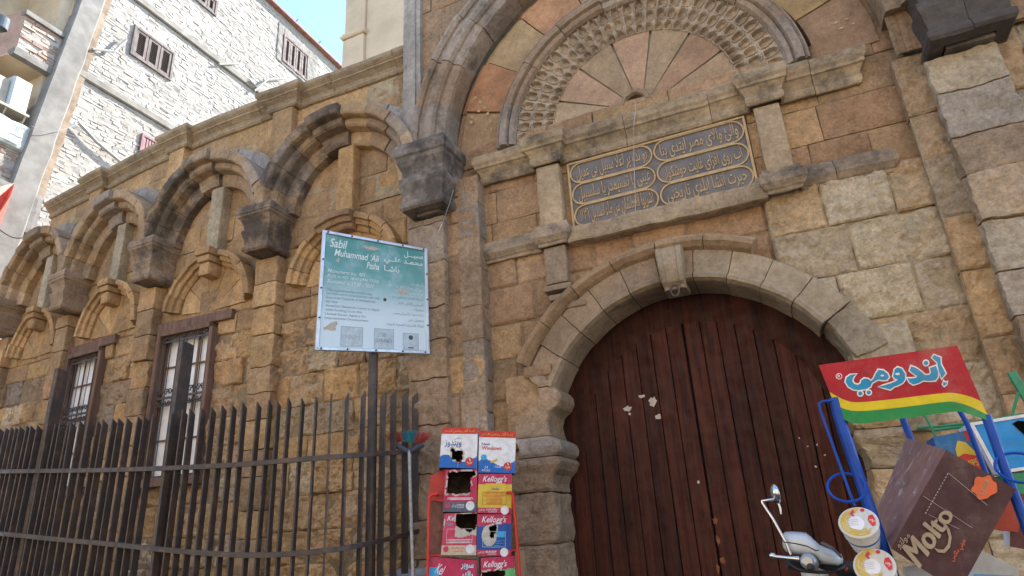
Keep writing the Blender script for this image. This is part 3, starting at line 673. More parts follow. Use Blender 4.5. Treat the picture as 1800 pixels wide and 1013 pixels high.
th = np.linspace(0, math.pi, 16); P = np.array([[(NX+r*math.cos(q), y, NZ+r*math.sin(q)) for q in th] for r, y in ((.1, .27), (.06, .29), (.0, .292))]); box(mb, NX-.165, NX+.165, .2, .3, NZ-.02, NZ+.002, 0, (.31, .22, .14, .1)); mb.grid(P, 0, (.12, .08, .05, .1))
mb.build('niche', M['carved'], tym)
# entablatures
EU = [(0, 4.93), (.03, 4.935), (.05, 4.96), (.05, 5.0), (.035, 5.02), (.06, 5.06), (.10, 5.10), (.13, 5.11), (.13, 5.14), (.16, 5.17), (.17, 5.24), (.13, 5.27), (0, 5.29)]
PLX = [(-1.97, -1.72), (.20, .43)]
mb = MB(); y0 = .17
path = [(-2.60, .26), (-2.60, y0)]
EU = [(o*.62, z) for o, z in EU]
for a, b in PLX: path += [(a-.015, y0), (a-.015, y0-.095), (b+.015, y0-.095), (b+.015, y0)]
path += [(1.10, y0), (1.10, .26)]
sweep(mb, path, EU, (.39, .29, .18, .42), blk=.75, amp=.008, step=.025); box(mb, -2.59, 1.09, y0+.005, .3, 4.95, 5.285, 0, (.3, .22, .15, .1))  # high last value: crust plus the dark underside painted into the stone
mb.build('entablature', M['carved'], SB)
EL = [(o*.7, z) for o, z in [(0, 4.01), (.02, 4.015), (.03, 4.04), (.05, 4.05), (.09, 4.09), (.10, 4.10), (.10, 4.15), (.08, 4.165), (.08, 4.19), (.05, 4.21), (.04, 4.24), (0, 4.25)]]
for xs in ([-2.66, -1.97, -1.72, None], [.12, .20, .43, 1.14]):
    mb = MB(); a, b = xs[1], xs[2]
    path = [(xs[0], .26), (xs[0], y0), (a-.01, y0), (a-.01, y0-.095), (b+.01, y0-.095), (b+.01, .26 if xs[3] is None else y0)]
    if xs[3]: path += [(xs[3], y0), (xs[3], .26)]
    sweep(mb, path, EL, (.35, .265, .18, .36), blk=.7, amp=.008, step=.022); box(mb, xs[0]+.01, (xs[3] or b+.01)-.01, y0+.005, .3, 4.02, 4.245, 0, (.3, .22, .15, .1))  # crust value also paints in the shade below this moulding
    mb.build('entablature', M['carved'], SB)
mb = MB(); rblock(mb, -1.70, .17, .06, .3, 3.99, 4.165, (.38, .285, .185, .06), .02, .02, .03); mb.build('sill', M['stone'], SB)
for a, b in PLX:
    mb = MB(); rblock(mb, a, b, .09, .25, 4.25, 4.93, (.38, .28, .175, .12), .012, .009, .03)
    if a < -1:
        rblock(mb, a+.01, b-.01, .10, .25, 3.62, 4.01, (.31, .23, .16, .1), .012, .008, .03)
        for k in range(3): rblock(mb, a-.01+.05*k, b+.03+.06*k, .07-.012*k, .24, 3.60-.105*k-.06, 3.60-.105*k, (.30, .22, .15, .15), .012, .006, .025)
    mb.build('pilaster', M['carved'], SB)
# inscription
PB = MB(); box(PB, -1.66, .12, RZ-.02, RZ+.03, 4.16, 4.93); pan = PB.build('inscription_panel', M['slate'], SB)
FR = Frame((-1.65, RZ-.02, 4.165), (.115, RZ-.02, 4.165), (-1.65, RZ-.02, 4.925), (.115, RZ-.02, 4.925))
mb = MB()
def stadium(a0, b0, a1, b1, n=12):
    r = (b1-b0)*FR.h/2/FR.w; m = (b0+b1)/2; k = (b1-b0)/2; o = []
    for i in range(n+1): q = -math.pi/2+math.pi*i/n; o.append((a1-r+r*math.cos(q), m+k*math.sin(q)))
    for i in range(n+1): q = math.pi/2+math.pi*i/n; o.append((a0+r+r*math.cos(q), m+k*math.sin(q)))
    return o
def band(mb, A, B, h):
    A, B = np.array(A), np.array(B); n = len(A)
    top = np.r_[FR.P(A[:, 0], A[:, 1], h), FR.P(B[:, 0], B[:, 1], h)]; bot = np.r_[FR.P(A[:, 0], A[:, 1], 0), FR.P(B[:, 0], B[:, 1], 0)]
    mb.add(np.r_[top, bot], [(i, (i+1) % n, n+(i+1) % n, n+i) for i in range(n)]+[(i, (i+1) % n, 2*n+(i+1) % n, 2*n+i) for i in range(n)]+[(n+i, n+(i+1) % n, 3*n+(i+1) % n, 3*n+i) for i in range(n)])
for cx_ in range(2):
    for ry in range(3):
        a0, a1 = (.012, .497) if cx_ == 0 else (.503, .988); b0, b1 = .02+ry*.32, .02+ry*.32+.32
        band(mb, stadium(a0, b0, a1, b1), stadium(a0+.0085, b0+.02, a1-.0085, b1-.02), .016)
band(mb, [(0, 0), (1, 0), (1, 1), (0, 1)], [(.012, .028), (.988, .028), (.988, .975), (.012, .975)], .02)
mb.build('gilt_border', M['gilt'], pan)
LINES = [['بو نده بر اعلا سبيل بى عديل', 'والئ والاى مصر ايتدى بنا'], ['عينى يا تسنيمدر يا سلسبيل', 'آب روى افزاى غايت خوشكوار'], ['اشربوا العطشان من ماء السبيل ١٢٣٦', 'حيرت انشا ايلدى تاريخنى']]
for ry, row in enumerate(LINES):
    for cx_, s in enumerate(row):
        a0, a1 = (.05, .465) if cx_ == 0 else (.54, .955); b0 = .02+(2-ry)*.32+.042; mb = MB()
        FR.text(mb, s, a0, b0, a1, b0+.24, .0, 0, bold=.003, ar=True, depth=.008, rot=1.5); mb.build('lettering', M['gilt'], pan)

# door arch
DRP = [(1.31, .46), (1.31, .16), (1.315, .09), (1.335, .04), (1.365, .03), (1.39, .05), (1.395, .075), (1.60, .07), (1.615, .10), (1.62, .24)]
mb = MB(); arc_ring(mb, DC, DZ, DRP, 33, 82, 4, soot_shade_col([(.41, .32, .21), (.38, .30, .20), (.36, .28, .19)], .0), amp=.006, jit=.004, step=.025); arc_ring(mb, DC, DZ, DRP, 82, 156, 6, soot_shade_col([(.35, .25, .16), (.33, .24, .16)], .16), amp=.007, jit=.004, step=.025)
da = mb.build('door_arch', M['smooth'], SB)
mb = MB(); arc_ring(mb, DC, DZ, [(1.60, .22), (1.60, .06), (1.62, .02), (1.66, -.02), (1.70, -.02), (1.71, .03), (1.74, .04), (1.75, .07), (1.75, .24)], 64, 152, 6, soot_shade_col(BROWN, .12), amp=.007, step=.02); mb.build('hood_moulding', M['carved'], da)
mb = MB(); P = []
for k in range(15):
    t = k/14; z = DZ+DR-.07+.37*t; w = .098+.026*t; yb = .03-.075*math.sin(min(1, t*1.25+.05)*math.pi*.62)+(.03 if t < .12 else 0)
    P.append([(DC+.02-w, .3, z), (DC+.02-w, yb+.05, z), (DC+.02-w+.012, yb+.01, z), (DC+.02-w*.55, yb, z), (DC+.02-w*.5, yb+.014, z), (DC+.02+w*.5, yb+.014, z), (DC+.02+w*.55, yb, z), (DC+.02+w-.012, yb+.01, z), (DC+.02+w, yb+.05, z), (DC+.02+w, .3, z)])
P = np.array(P); f = P.reshape(-1, 3); P = (f+nvec(f, 9, 3)*.006).reshape(P.shape); mb.grid(P, 0, (.37, .29, .2, .05)); mb.add(P[0], [tuple(range(10))], 0, (.34, .27, .19, .1)); mb.add(P[-1], [tuple(range(10))], 0, (.37, .29, .2, .05))
mb.build('keystone', M['smooth'], da)
mb = MB(); tube(mb, [(DC+.02+.035*math.cos(q), .02, DZ+DR-.10+.05*math.sin(q)) for q in np.linspace(0, 2*math.pi, 18)[:-1]], .009, 6, closed=True); mb.build('hanging_ring', M['iron'], da)
# jambs (profile of stacked stones: x offset of the inner face, z bottom, z top)
JPL = [(0, -1.90), (.5, -1.89), (.9, -1.91), (1.3, -1.90), (1.62, -1.91), (1.70, -1.90), (1.76, -1.92), (1.83, -1.89), (1.88, -1.83), (1.94, -1.80), (1.985, -1.815), (1.99, -1.83), (2.0, -1.81), (2.06, -1.79), (2.12, -1.815), (2.15, -1.86), (2.19, -1.91), (2.30, -1.93), (2.38, -1.90), (2.43, -1.83), (2.49, -1.795), (2.55, -1.80), (2.60, -1.835), (2.64, -1.85), (2.68, -1.90), (2.74, -1.94)]
JF = [(0, .0), (1.7, .0), (1.86, -.03), (1.93, -.065), (1.985, -.05), (2.06, -.06), (2.15, -.02), (2.3, .03), (2.7, .05)]
JNT = [.42, .86, 1.28, 1.70, 1.99, 2.17, 2.62]
for sgn in (-1, 1):
    mb = MB(); ed = [0]+JNT+[2.74]
    for q, (za, zb) in enumerate(zip(ed, ed[1:])):
        if sgn > 0 and za > 2.1: continue
        zs = np.linspace(za+.004, zb-.004, max(3, int((zb-za)/.02))); P = []; dx, dy = rng.normal(0, .008), rng.normal(0, .006); rough = .030 if zb < 1.8 or sgn > 0 else .007
        for z in zs:
            e = min(z-za, zb-z); rd = max(0, 1-e/.025)*.014; xi = np.interp(z, [a for a, b in JPL], [b for a, b in JPL])-.10+dx*(zb < 1.8)-rd; yf = np.interp(z, [a for a, b in JF], [b for a, b in JF])+dy+rd
            xo = xi-.40 if zb < 2.3 else xi-.17-.16*min(1, max(0, (2.62-z)/.3))
            sx = [xo]+list(np.linspace(xo+.02, xi-.05, 9))+[xi-.03, xi-.012, xi, xi+.002]+[xi]*6
            sy = [.3]+[yf]*9+[yf+.004, yf+.016, yf+.04, yf+.07]+list(np.linspace(yf+.12, .47, 6))
            P.append([((x if sgn < 0 else 2*DC-(-1.9+(x+2.0)*.45)+.05 if x > -2.12 else 2*DC-x-.05), y, z+(0 if sgn < 0 else -.04)) for x, y in zip(sx, sy)])
        P = np.array(P); f = P.reshape(-1, 3); f = f+nvec(f, 7, 4)*rough+nvec(f, 22, 2)*rough*.4
        c = (pick(GREY, BROWN) if sgn < 0 else pick(PALE, OCHRE))+(.08 if sgn < 0 else 0,); mb.grid(f.reshape(P.shape), 0, vary(c, f).reshape(P.shape[:2]+(4,)))
        for e_ in (0, -1): mb.add(f.reshape(P.shape)[e_], [tuple(range(P.shape[1]))], 0, c)
    if sgn < 0: rblock(mb, -2.24, -1.96, .05, .46, 2.72, 2.84, pick(BROWN)+(.05,), .03, .015, .025); rblock(mb, -2.45, -2.03, .10, .44, 2.1, 2.76, pick(BROWN)+(.05,), .02, .02, .025)
    if sgn > 0: rblock(mb, .50, .95, .10, .44, 1.9, 2.75, pick(PALE)+(.0,), .02, .03, .025)
    if sgn > 0:
        arc_ring(mb, DC, DZ, [(1.34, .5), (1.34, .14), (1.37, .08), (1.62, .09), (1.64, .25)], 4, 32.6, 2, soot_shade_col(PALE+BROWN, 0), amp=.022, jit=.012, step=.03)
    mb.build('jamb', M['stone'], SB)
# gate leaves
YD_ = .52
for side in (0, 1):
    mb = MB(); xs = DC-.03; a, b = (xs-1.36, xs-.007) if side == 0 else (xs+.007, xs+1.36)
    n = 9; w = (b-a)/n
    for k in range(n):
        x0 = a+w*k; x1 = x0+w; c = rng.uniform(.75, 1.2); zt = 3.6
        g = .006
        g = .004; prof = [(x0, .020), (x0+g, .003), (x0+g+.003, 0), (x1-g-.003, 0), (x1-g, .003), (x1, .020)]
        zz = np.linspace(0, zt, 30); P = np.array([[(x, YD_+y+.002*math.sin(z*3+k), z) for x, y in prof] for z in zz]); c = c*rng.uniform(.75, 1.2)
        mb.grid(P, 0, (c, c, c, 0))
    for k in range(24):                               # top board following the arch, grooves stop below it
        q0, q1 = (math.radians(90+90*k/24), math.radians(90+90*(k+1)/24)) if side == 0 else (math.radians(90-90*k/24), math.radians(90-90*(k+1)/24))
        v = [(xs+.03+r*math.cos(q), YD_-.003, DZ-.02+r*math.sin(q)) for r in (1.08, 1.4) for q in (q0, q1)]+[(xs+.03+1.08*math.cos(q), YD_+.01, DZ-.02+1.08*math.sin(q)) for q in (q0, q1)]
        mb.add(v, [(0, 1, 3, 2), (0, 1, 5, 4)], 0, (.72, .72, .72, 0))
    leaf = mb.build('door_leaf', M['door'], SB)
    if side == 0:
        pass
        for (px, py, w_, h_, sd_) in ((1103, 719, .09, .06, 1), (1128, 697, .09, .035, 2), (1147, 706, .08, .10, 4), (1157, 733, .075, .06, 3), (1107, 728, .03, .03, 6)):
            p = at(px, py, YD_-.006); r2 = np.random.default_rng(sd_); n = 13
            an = np.linspace(0, 2*math.pi, n+1)[:-1]; rr = r2.uniform(.55, 1.1, n); mb = MB()
            v = [(p[0]+w_/2*r*math.cos(q), YD_-.006, p[2]+h_/2*r*math.sin(q)) for q, r in zip(an, rr)]
            mb.add(v, [tuple(range(n))]); mb.build('torn_sticker', M['paper'], leaf)
mb = MB(); r2 = np.random.default_rng(5)                 # worn edge of the right leaf: keyholes and bare wood
for (px, py, w_, h_, mt) in ((1270, 862, .02, .05, 0), (1272, 880, .025, .03, 0), (1281, 873, .02, .02, 0), (1268, 893, .02, .03, 0), (1257, 915, .05, .07, 1), (1262, 950, .035, .10, 1), (1270, 985, .05, .06, 1), (1262, 1000, .03, .08, 1), (1228, 848, .03, .03, 2), (1436, 782, .02, .02, 2), (1434, 820, .02, .025, 2), (1420, 785, .015, .015, 2), (1405, 770, .012, .02, 2), (1450, 800, .02, .015, 2)):
    p = at(px, py, YD_-.006); n = 11; an = np.linspace(0, 2*math.pi, n+1)[:-1]; rr = r2.uniform(.5, 1.1, n); mb.add([(p[0]+w_/2*r*math.cos(q), YD_-.005, p[2]+h_/2*r*math.sin(q)) for q, r in zip(an, rr)], [tuple(range(n))], mt)
mb.build('wear_marks', [M['dark'], plain('bare_orange_wood', (.22, .075, .025), .8, var=.4, vs=30), M['paper']], leaf, kind='stuff')
mb = MB(); box(mb, -2.5, 1.0, YD_+.05, YD_+.3, 0, 3.6, 0, (.03, .02, .02, 0)); mb.build('gate_backing', M['dark'], SB)
# body of the house behind its front
mb = MB(); box(mb, -10.6, -3.2, 1.9, 7.5, 0, 7.1, 0, (.35, .27, .18, 0)); box(mb, -10.6, -3.3, .95, 1.95, 4.2, 7.1, 0, (.35, .27, .18, 0)); box(mb, -3.45, 5.1, .8, 7.6, 0, 9.15, 0, (.35, .27, .18, 0)); mb.build('rear_walls', M['smooth'], SB)
# ------------------------------------------------------------------ ground
mb = MB(); n = 60
X, Y = np.meshgrid(np.r_[-400, -60, np.linspace(-16, 8, n), 60, 400], np.r_[-400, -40, np.linspace(-9, 2, 40), 40, 400], indexing='ij')
P = np.stack([X, Y, np.zeros_like(X)], 2); g = P.reshape(-1, 3); g[:, 2] = fbm(g, .8, 3)*.015*(np.abs(g[:, 0]) < 20)-.01; mb.grid(g.reshape(P.shape), 0)
def asphalt():
    t = NT('worn_asphalt'); c = t.mix(t.ramp(t.noise(.9, 7), .35, .7), rgb(.045, .042, .04), rgb(.075, .07, .062)); c = t.mix(t.ramp(t.noise(90, 3), .5, .7), c, rgb(.10, .095, .09))
    return t.out(c, .9, t.bump(t.noise(120, 4), .5, .004))
mb.build('street', asphalt(), None, kind='structure')

# unseen house row added across the street to throw warm light on the shaded front
mb = MB(); m_op = plain('ochre_bounce_render', (.42, .35, .26), .9, bump=.2, var=.12, vs=.8)
OH = thing('unseen_house_row', (-3, -11, 0), 'unseen ochre house row added behind the viewer to bounce warm light', 'building')
box(mb, -24, 14, -16, -10.5, 0, 8.5); mb.build('wall', m_op, OH)
for k in range(9):
    mb = MB(); x = -22+k*4; box(mb, x, x+1.2, -10.52, -10.46, 4.2, 6.0); mb.build('window', M['shutter'], OH)

# ------------------------------------------------------------------ white painted brick house beyond
XN = -13.0
NB = thing('apartment_house', (XN, 4, 0), 'tall whitewashed brick apartment house with shuttered windows and grey concrete column', 'building')
def white_mat():
    t = NT('flaking_whitewash'); A = t.n('Attribute', attribute_name='tint'); a = t.noise(1.3, 8, .7); c = t.mix(t.ramp(a, .5, .75, 0, .55), A.outputs['Color'], rgb(.30, .28, .255))
    c = t.mix(t.ramp(t.noise(7, 8, .75), .60, .74, 0, .8), c, rgb(.18, .15, .125)); return t.out(c, .9, t.bump(t.noise(30, 8, .7), .5, .02), spec=.2)
M['white'] = white_mat()
M['concrete'] = plain('grey_concrete', (.19, .182, .17), .9, bump=.4, bs=35, var=.22, vs=3)
M['cream'] = plain('cream_plaster', (.50, .40, .28), .9, bump=.2, var=.16, vs=2)
def tfx(P): return np.stack([XN-(P[:, 1]), P[:, 0], P[:, 2]], 1)
cR = [atx(193, 0, XN), atx(75, 336, XN)]
def col_edge(z):  # the right edge of the column, slightly out of plumb
    t = (z-cR[1][2])/(cR[0][2]-cR[1][2]); return cR[1][1]+(cR[0][1]-cR[1][1])*t
WN = []
for px in ([(236, 48), (310, 93), (226, 98), (297, 138)], [(334, -30), (384, -2), (330, -3), (378, 22)], [(502, 70), (545, 96), (490, 112), (537, 134)], [(248, 237), (285, 252), (243, 272), (276, 290)]):
    q = [atx(x, y, XN) for x, y in px]; WN.append(((q[0][1]+q[2][1])/2, (q[1][1]+q[3][1])/2, (q[2][2]+q[3][2])/2, (q[0][2]+q[1][2])/2))
LED = [(atx(222, 0, XN)[2]+.05, atx(450, 150, XN)[2]), (atx(145, 142, XN)[2], atx(320, 230, XN)[2])]
zroof = atx(530, 60, XN)[2]
def wkeep(X, Z):
    k = X > np.vectorize(col_edge)(Z)+.02
    for a, b, c, d in WN: k &= ~((X > a) & (X < b) & (Z > c) & (Z < d))
    return k
def wsty(x, z):
    c = np.array((.36, .345, .32))*rng.uniform(.93, 1.05)
    if rng.random() < .05: c = np.array((.31, .28, .25))*rng.uniform(.9, 1.1)
    return dict(col=tuple(c)+(0,), rough=.010, rs=9, erode=.007, er=.02, off=.004, tilt=.0045)
mb = MB(); blockwall(mb, .9, 11.5, 7.6, zroof, 0.0, (.066, .088), (.13, .27), wsty, wkeep, res=.12, tf=tfx, joint=.005, mortar=(.33, .315, .29, 0), skirt=.05, jc=.012, mortar_back=.011)
mb.build('brick_wall', M['white'], NB)
mb = MB(); box(mb, XN-9, XN-.10, 1.0, 11.5, 0, zroof-.05, 0, (.6, .56, .5, 0)); box(mb, XN-9, XN-1.4, -2.5, 1.0, 0, zroof-.05, 0, (.6, .56, .5, 0)); mb.build('core_walls', M['cream'], NB)
for (za, zb) in LED:
    mb = MB(); z = (za+zb)/2; bar(mb, (XN+.0, 1.2, z), (XN+.0, 11.5, z+.06), .20, .13, (0, 0, 1), 0, (1, 1, 1, 0), .2); mb.build('floor_ledge', plain('stained_ledge', (.20, .19, .17), .9, bump=.5, bs=20, var=.25, vs=4), NB)
mb = MB(); bar(mb, (XN+.02, 1.3, zroof+.03), (XN+.02, 11.5, zroof+.06), .08, .3, (0, 0, 1)); mb.build('parapet_edge', plain('raw_red_brick_edge', (.30, .16, .13), .9, bump=.6, bs=25, var=.3, vs=10), NB)
for k, yy in enumerate((5.9, 6.9, 8.1, 9.3)):
    mb = MB(); tube(mb, [(XN-.2, yy, zroof+.1), (XN-.19, yy+.03, zroof+.45), (XN-.12, yy+.1, zroof+.62)], .016, 5); mb.build('rebar', M['iron'], NB)
# column and its plaster edge
mb = MB(); zz = np.linspace(6, 18.4, 40); w = atx(193, 0, XN)[1]-atx(146, 0, XN)[1]+.05
P = []
for z in zz: e = col_edge(z); P.append([(XN-.4, e-w, z), (XN+.10, e-w, z), (XN+.12, e-w+.03, z), (XN+.12, e-.15, z), (XN+.10, e-.12, z), (XN-.3, e-.12, z)])
P = np.array(P); f = P.reshape(-1, 3); P = (f+nvec(f, 2, 3)*.03).reshape(P.shape); mb.grid(P); mb.build('column', M['concrete'], NB)
mb = MB(); P = np.array([[(XN-.3, col_edge(z)-.12, z), (XN+.06, col_edge(z)-.12, z), (XN+.05, col_edge(z)+.03, z), (XN-.3, col_edge(z)+.03, z)] for z in zz]); f = P.reshape(-1, 3); P = (f+nvec(f, 4, 3)*.03).reshape(P.shape); mb.grid(P); mb.build('plaster_edge', plain('peeling_tan_plaster', (.22, .165, .12), .9, bump=.5, bs=20, var=.3, vs=5), NB)
# shuttered windows
for k, (a, b, c, d) in enumerate(WN):
    m = M['shutter_pink'] if k == 3 else M['shutter']; n = 4 if k == 2 else 3; t = .06
    mb = MB(); x = XN+.015
    for q in ((a, a+t, c, d), (b-t, b, c, d)): box(mb, x-.12, x+.03, q[0], q[1], q[2], q[3])
    for q in ((a+t, b-t, c, c+t), (a+t, b-t, d-t, d)): box(mb, x-.12, x+.028, q[0], q[1], q[2], q[3])
    win = mb.build('window', m, NB)
    sh = MB(); box(sh, XN-.105, XN-.09, a, b, c, d, 0, (.25, .22, .2, 0)); sh.build('backing', M['dark'], win)
    for j in range(n):
        y0, y1 = a+t+(b-a-2*t)*j/n+.01, a+t+(b-a-2*t)*(j+1)/n-.01; mb = MB(); s = .07
        box(mb, x-.03, x+.012, y0, y0+s, c+t, d-t); box(mb, x-.03, x+.012, y1-s, y1, c+t, d-t); box(mb, x-.03, x+.01, y0+s, y1-s, c+t, c+t+s); box(mb, x-.03, x+.01, y0+s, y1-s, d-t-s, d-t)
        nl = int((d-c-2*t-2*s)/.05)
        for l in range(nl):
            z = c+t+s+(l+.5)*(d-c-2*t-2*s)/nl; bar(mb, (x-.012, y0+s, z), (x-.012, y1-s, z), .034, .008, (.7, 0, -.7))
        mb.build('shutter', m, win)
    if k == 2:
        mb = MB(); f = lambda yy, zz_: (XN-.0, yy, zz_)
        rblock(mb, XN-.02, XN+.022, a-.25, a, c-.1, d+.3, (.5, .5, .49, 0), .02, .02); rblock(mb, XN-.02, XN+.02, a, b+.5, d, d+.3, (.5, .5, .49, 0), .02, .02); rblock(mb, XN-.02, XN+.02, b, b+.45, c-.15, d, (.5, .5, .49, 0), .02, .02); rblock(mb, XN-.02, XN+.021, a, b, c-.12, c, (.5, .5, .49, 0), .02, .02)
        mb.build('cement_patch', M['concrete'], win)
# loggias on the left: brick parapet, slab, recess, low parapet, plastered storey
def quadyz(px): return [atx(x, y, XN) for x, y in px]
q = quadyz([(57, 27), (118, 60), (27, 94), (85, 125)]); y0, y1, z0, z1 = min(q[0][1], q[2][1]), col_edge(12)-w+.1, q[2][2], q[0][2]
def bsty(x, z): return dict(col=tuple(np.array(((.32, .215, .165), (.36, .27, .22), (.34, .30, .26))[rng.integers(3)])*rng.uniform(.85, 1.1))+(0,), rough=.006, erode=.02, er=.02, off=.012, tilt=.006)
mb = MB(); blockwall(mb, y0, y1, z0+.14, z1-.1, -.02, (.085, .10), (.2, .3), bsty, None, res=.1, tf=tfx, joint=.012, mortar=(.42, .4, .37, 0), jc=.01, mortar_back=.03); box(mb, XN-.16, XN-.03, y0, y1, z0+.14, z1-.1, 0, (.45, .4, .36, 0))
par = mb.build('balcony_parapet', M['white'], NB)
mb = MB(); rblock(mb, XN-.2, XN+.06, y0-.03, y1, z1-.1, z1+.02, (.30, .29, .27, 0), .01, .012, .08); rblock(mb, XN-1.4, XN+.05, y0-.05, y1+.1, z0-.04, z0+.14, (.5, .48, .45, 0), .01, .015, .1); mb.build('slab_edge', M['concrete'], par)
mb = MB(); v = [(XN-.02, y0, z0), (XN-.02, y0, z1), (XN-1.3, y0-.35, z1), (XN-1.3, y0-.35, z0), (XN-.14, y0+.02, z0), (XN-.14, y0+.02, z1)]; mb.add(v, [(0, 1, 2, 3), (0, 1, 5, 4)]); mb.build('side_parapet', plain('rusty_plaster', (.36, .24, .2), .9, var=.25, vs=3), par)
mb = MB(); box(mb, XN-1.42, XN-1.36, -2.5, 1.5, 6.0, zroof, 0); box(mb, XN-1.36, XN-.05, y1-.03, y1+.02, 6, zroof); 
for zz in (z0-.02, z0+3.15): box(mb, XN-1.36, XN-.1, y0-.1, y1-.03, zz-.03, zz)
mb.build('loggia_wall', M['cream'], NB)
q2 = quadyz([(0, 222), (80, 240), (0, 312), (62, 312)]); mb = MB(); zl0, zl1 = q2[2][2]-.05, q2[1][2]
blockwall(mb, y0-.6, y1+.05, zl0, zl0+.55*(zl1-zl0), -.0, (.085, .10), (.2, .3), bsty, None, res=.1, tf=tfx, joint=.012, mortar=(.42, .4, .37, 0), jc=.01, mortar_back=.03)
rblock(mb, XN-.2, XN+.07, y0-.6, y1-.02, zl0+.55*(zl1-zl0), zl1, (.36, .39, .38, 0), .08, .05, .08); lp = mb.build('balcony_parapet', M['white'], NB)
mb = MB(); rblock(mb, XN-.3, XN+.11, y0-.6, col_edge(8)+.03, zl0-.9, zl0-.02, (.4, .4, .4, 0), .02, .03, .1); mb.build('floor_beam', M['concrete'], NB)
mb = MB(); rblock(mb, XN-.3, XN+.02, y0-.8, 1.6, 3.0, zl0-.9, (.42, .405, .375, 0), .01, .02, .15); mb.build('plaster_wall', M['white'], NB)
mb = MB(); v = [atx(-25, 335, XN+.4), atx(26, 322, XN+.2), atx(18, 345, XN+.5), atx(1, 395, XN+.5), atx(-30, 420, XN+.5)]; v = [tuple(p) for p in v]; v += [(p[0]-.05, p[1], p[2]) for p in v]
mb.add(v, [(0, 1, 2, 3, 4), (5, 6, 7, 8, 9)]+[(i, (i+1) % 5, 5+(i+1) % 5, 5+i) for i in range(5)]); o = mb.build('awning', plain('faded_red_awning', (.62, .10, .06), .6), None); tag(o, 'small faded red awning on the white house at the left edge', 'awning'); origin_to(o, v[3])
# air conditioner on the loggia
ap = [atx(x, y, XN+.05) for x, y in [(22, 133), (55, 147), (48, 187), (12, 176)]]
AC = thing('air_conditioner', tuple(ap[3]), 'white air conditioner box hung under the brick balcony beside the concrete column', 'air conditioner')
y_a, y_b, z_a, z_b = ap[3][1], ap[1][1]+.02, ap[3][2]-.12, ap[0][2]
mb = MB(); bar(mb, (XN-.1, (y_a+y_b)/2, z_a), (XN-.1, (y_a+y_b)/2, z_b), y_b-y_a, .42, (0, 1, 0), 0, (1, 1, 1, 0), .1); mb.build('casing', plain('white_enamel', (.40, .44, .47), .4, var=.05), AC)
mb = MB(); box(mb, XN-.33, XN+.13, y_a-.3, y_b+.05, z_a-.06, z_a-.01); bar(mb, (XN+.1, y_b, z_a-.05), (XN-.1, y_b+.03, z_a-.35), .03, .03); bar(mb, (XN+.1, y_a, z_a-.05), (XN-.1, y_a+.03, z_a-.35), .03, .03); box(mb, XN-.31, XN+.02, y_a-.27, y_a-.01, z_a-.0, z_b-.1); mb.build('bracket', plain('weathered_bracket', (.36, .33, .27), .7), AC)
# service pipes and cables on the white wall
def wallpipe(px, r, lab, off=.10):
    p = [atx(x, y, XN+off) for x, y in px]; mb = MB(); tube(mb, p, r, 6); o = mb.build('pipe', plain('grey_pipe', (.30, .30, .28), .7), None); origin_to(o, p[0]); tag(o, lab, 'pipe', 'pipes and cables on the white wall'); return o
wallpipe([(162, 86), (200, 91), (222, 70)], .03, 'bent grey pipe left of the three panel shutter on the white wall')
wallpipe([(385, 113), (420, 112), (424, 106)], .03, 'short grey pipe stub on the upper ledge of the white wall')
wallpipe([(138, 216), (170, 250), (213, 286)], .035, 'dark diagonal pipe low on the white wall above the cornice')
wallpipe([(440, 142), (452, 155), (447, 160), (470, 140), (500, 138)], .03, 'bent grey pipe at the end of the upper ledge')
p = [atx(x, y, XN+.2) for x, y in [(55, 222), (80, 232), (110, 228), (138, 217)]]; mb = MB(); tube(mb, spline(p, 6), .008, 4); o = mb.build('cable', M['alu'], None); origin_to(o, p[0]); tag(o, 'thin pale cable looping across the grey concrete column', 'cable')
p = [atx(x, y, XN+.35) for x, y in [(-10, 395), (5, 408), (25, 418), (50, 418)]]; mb = MB(); tube(mb, spline(p, 6), .012, 4); o = mb.build('cable', M['iron'], None); origin_to(o, p[0]); tag(o, 'dark sagging cable before the white plaster at the left edge', 'cable')
# lamp head / camera housing poking in at the top left corner, near
p = [at(-25, -30, -3.0), at(8, 20, -3.0), at(2, 50, -3.0)]
LH = thing('street_lamp', tuple(p[1]), 'dark blue grey lamp head cut off by the top left corner', 'lamp')
mb = MB(); lathe(mb, p[0], np.array(p[1])-p[0], [(.04, 0), (.09, .03), (.09, .16), (.095, .17), (.095, .195), (.07, .2)], 20); mb.build('lamp_head', plain('blue_grey_housing', (.07, .09, .14), .45), LH)
mb = MB(); lathe(mb, at(4, 28, -3.0), (-.15, .05, -1), [(.03, 0), (.065, .02), (.065, .13), (.04, .15)], 20); mb.build('lamp_shade', plain('blue_grey_glass', (.13, .16, .2), .3), LH)
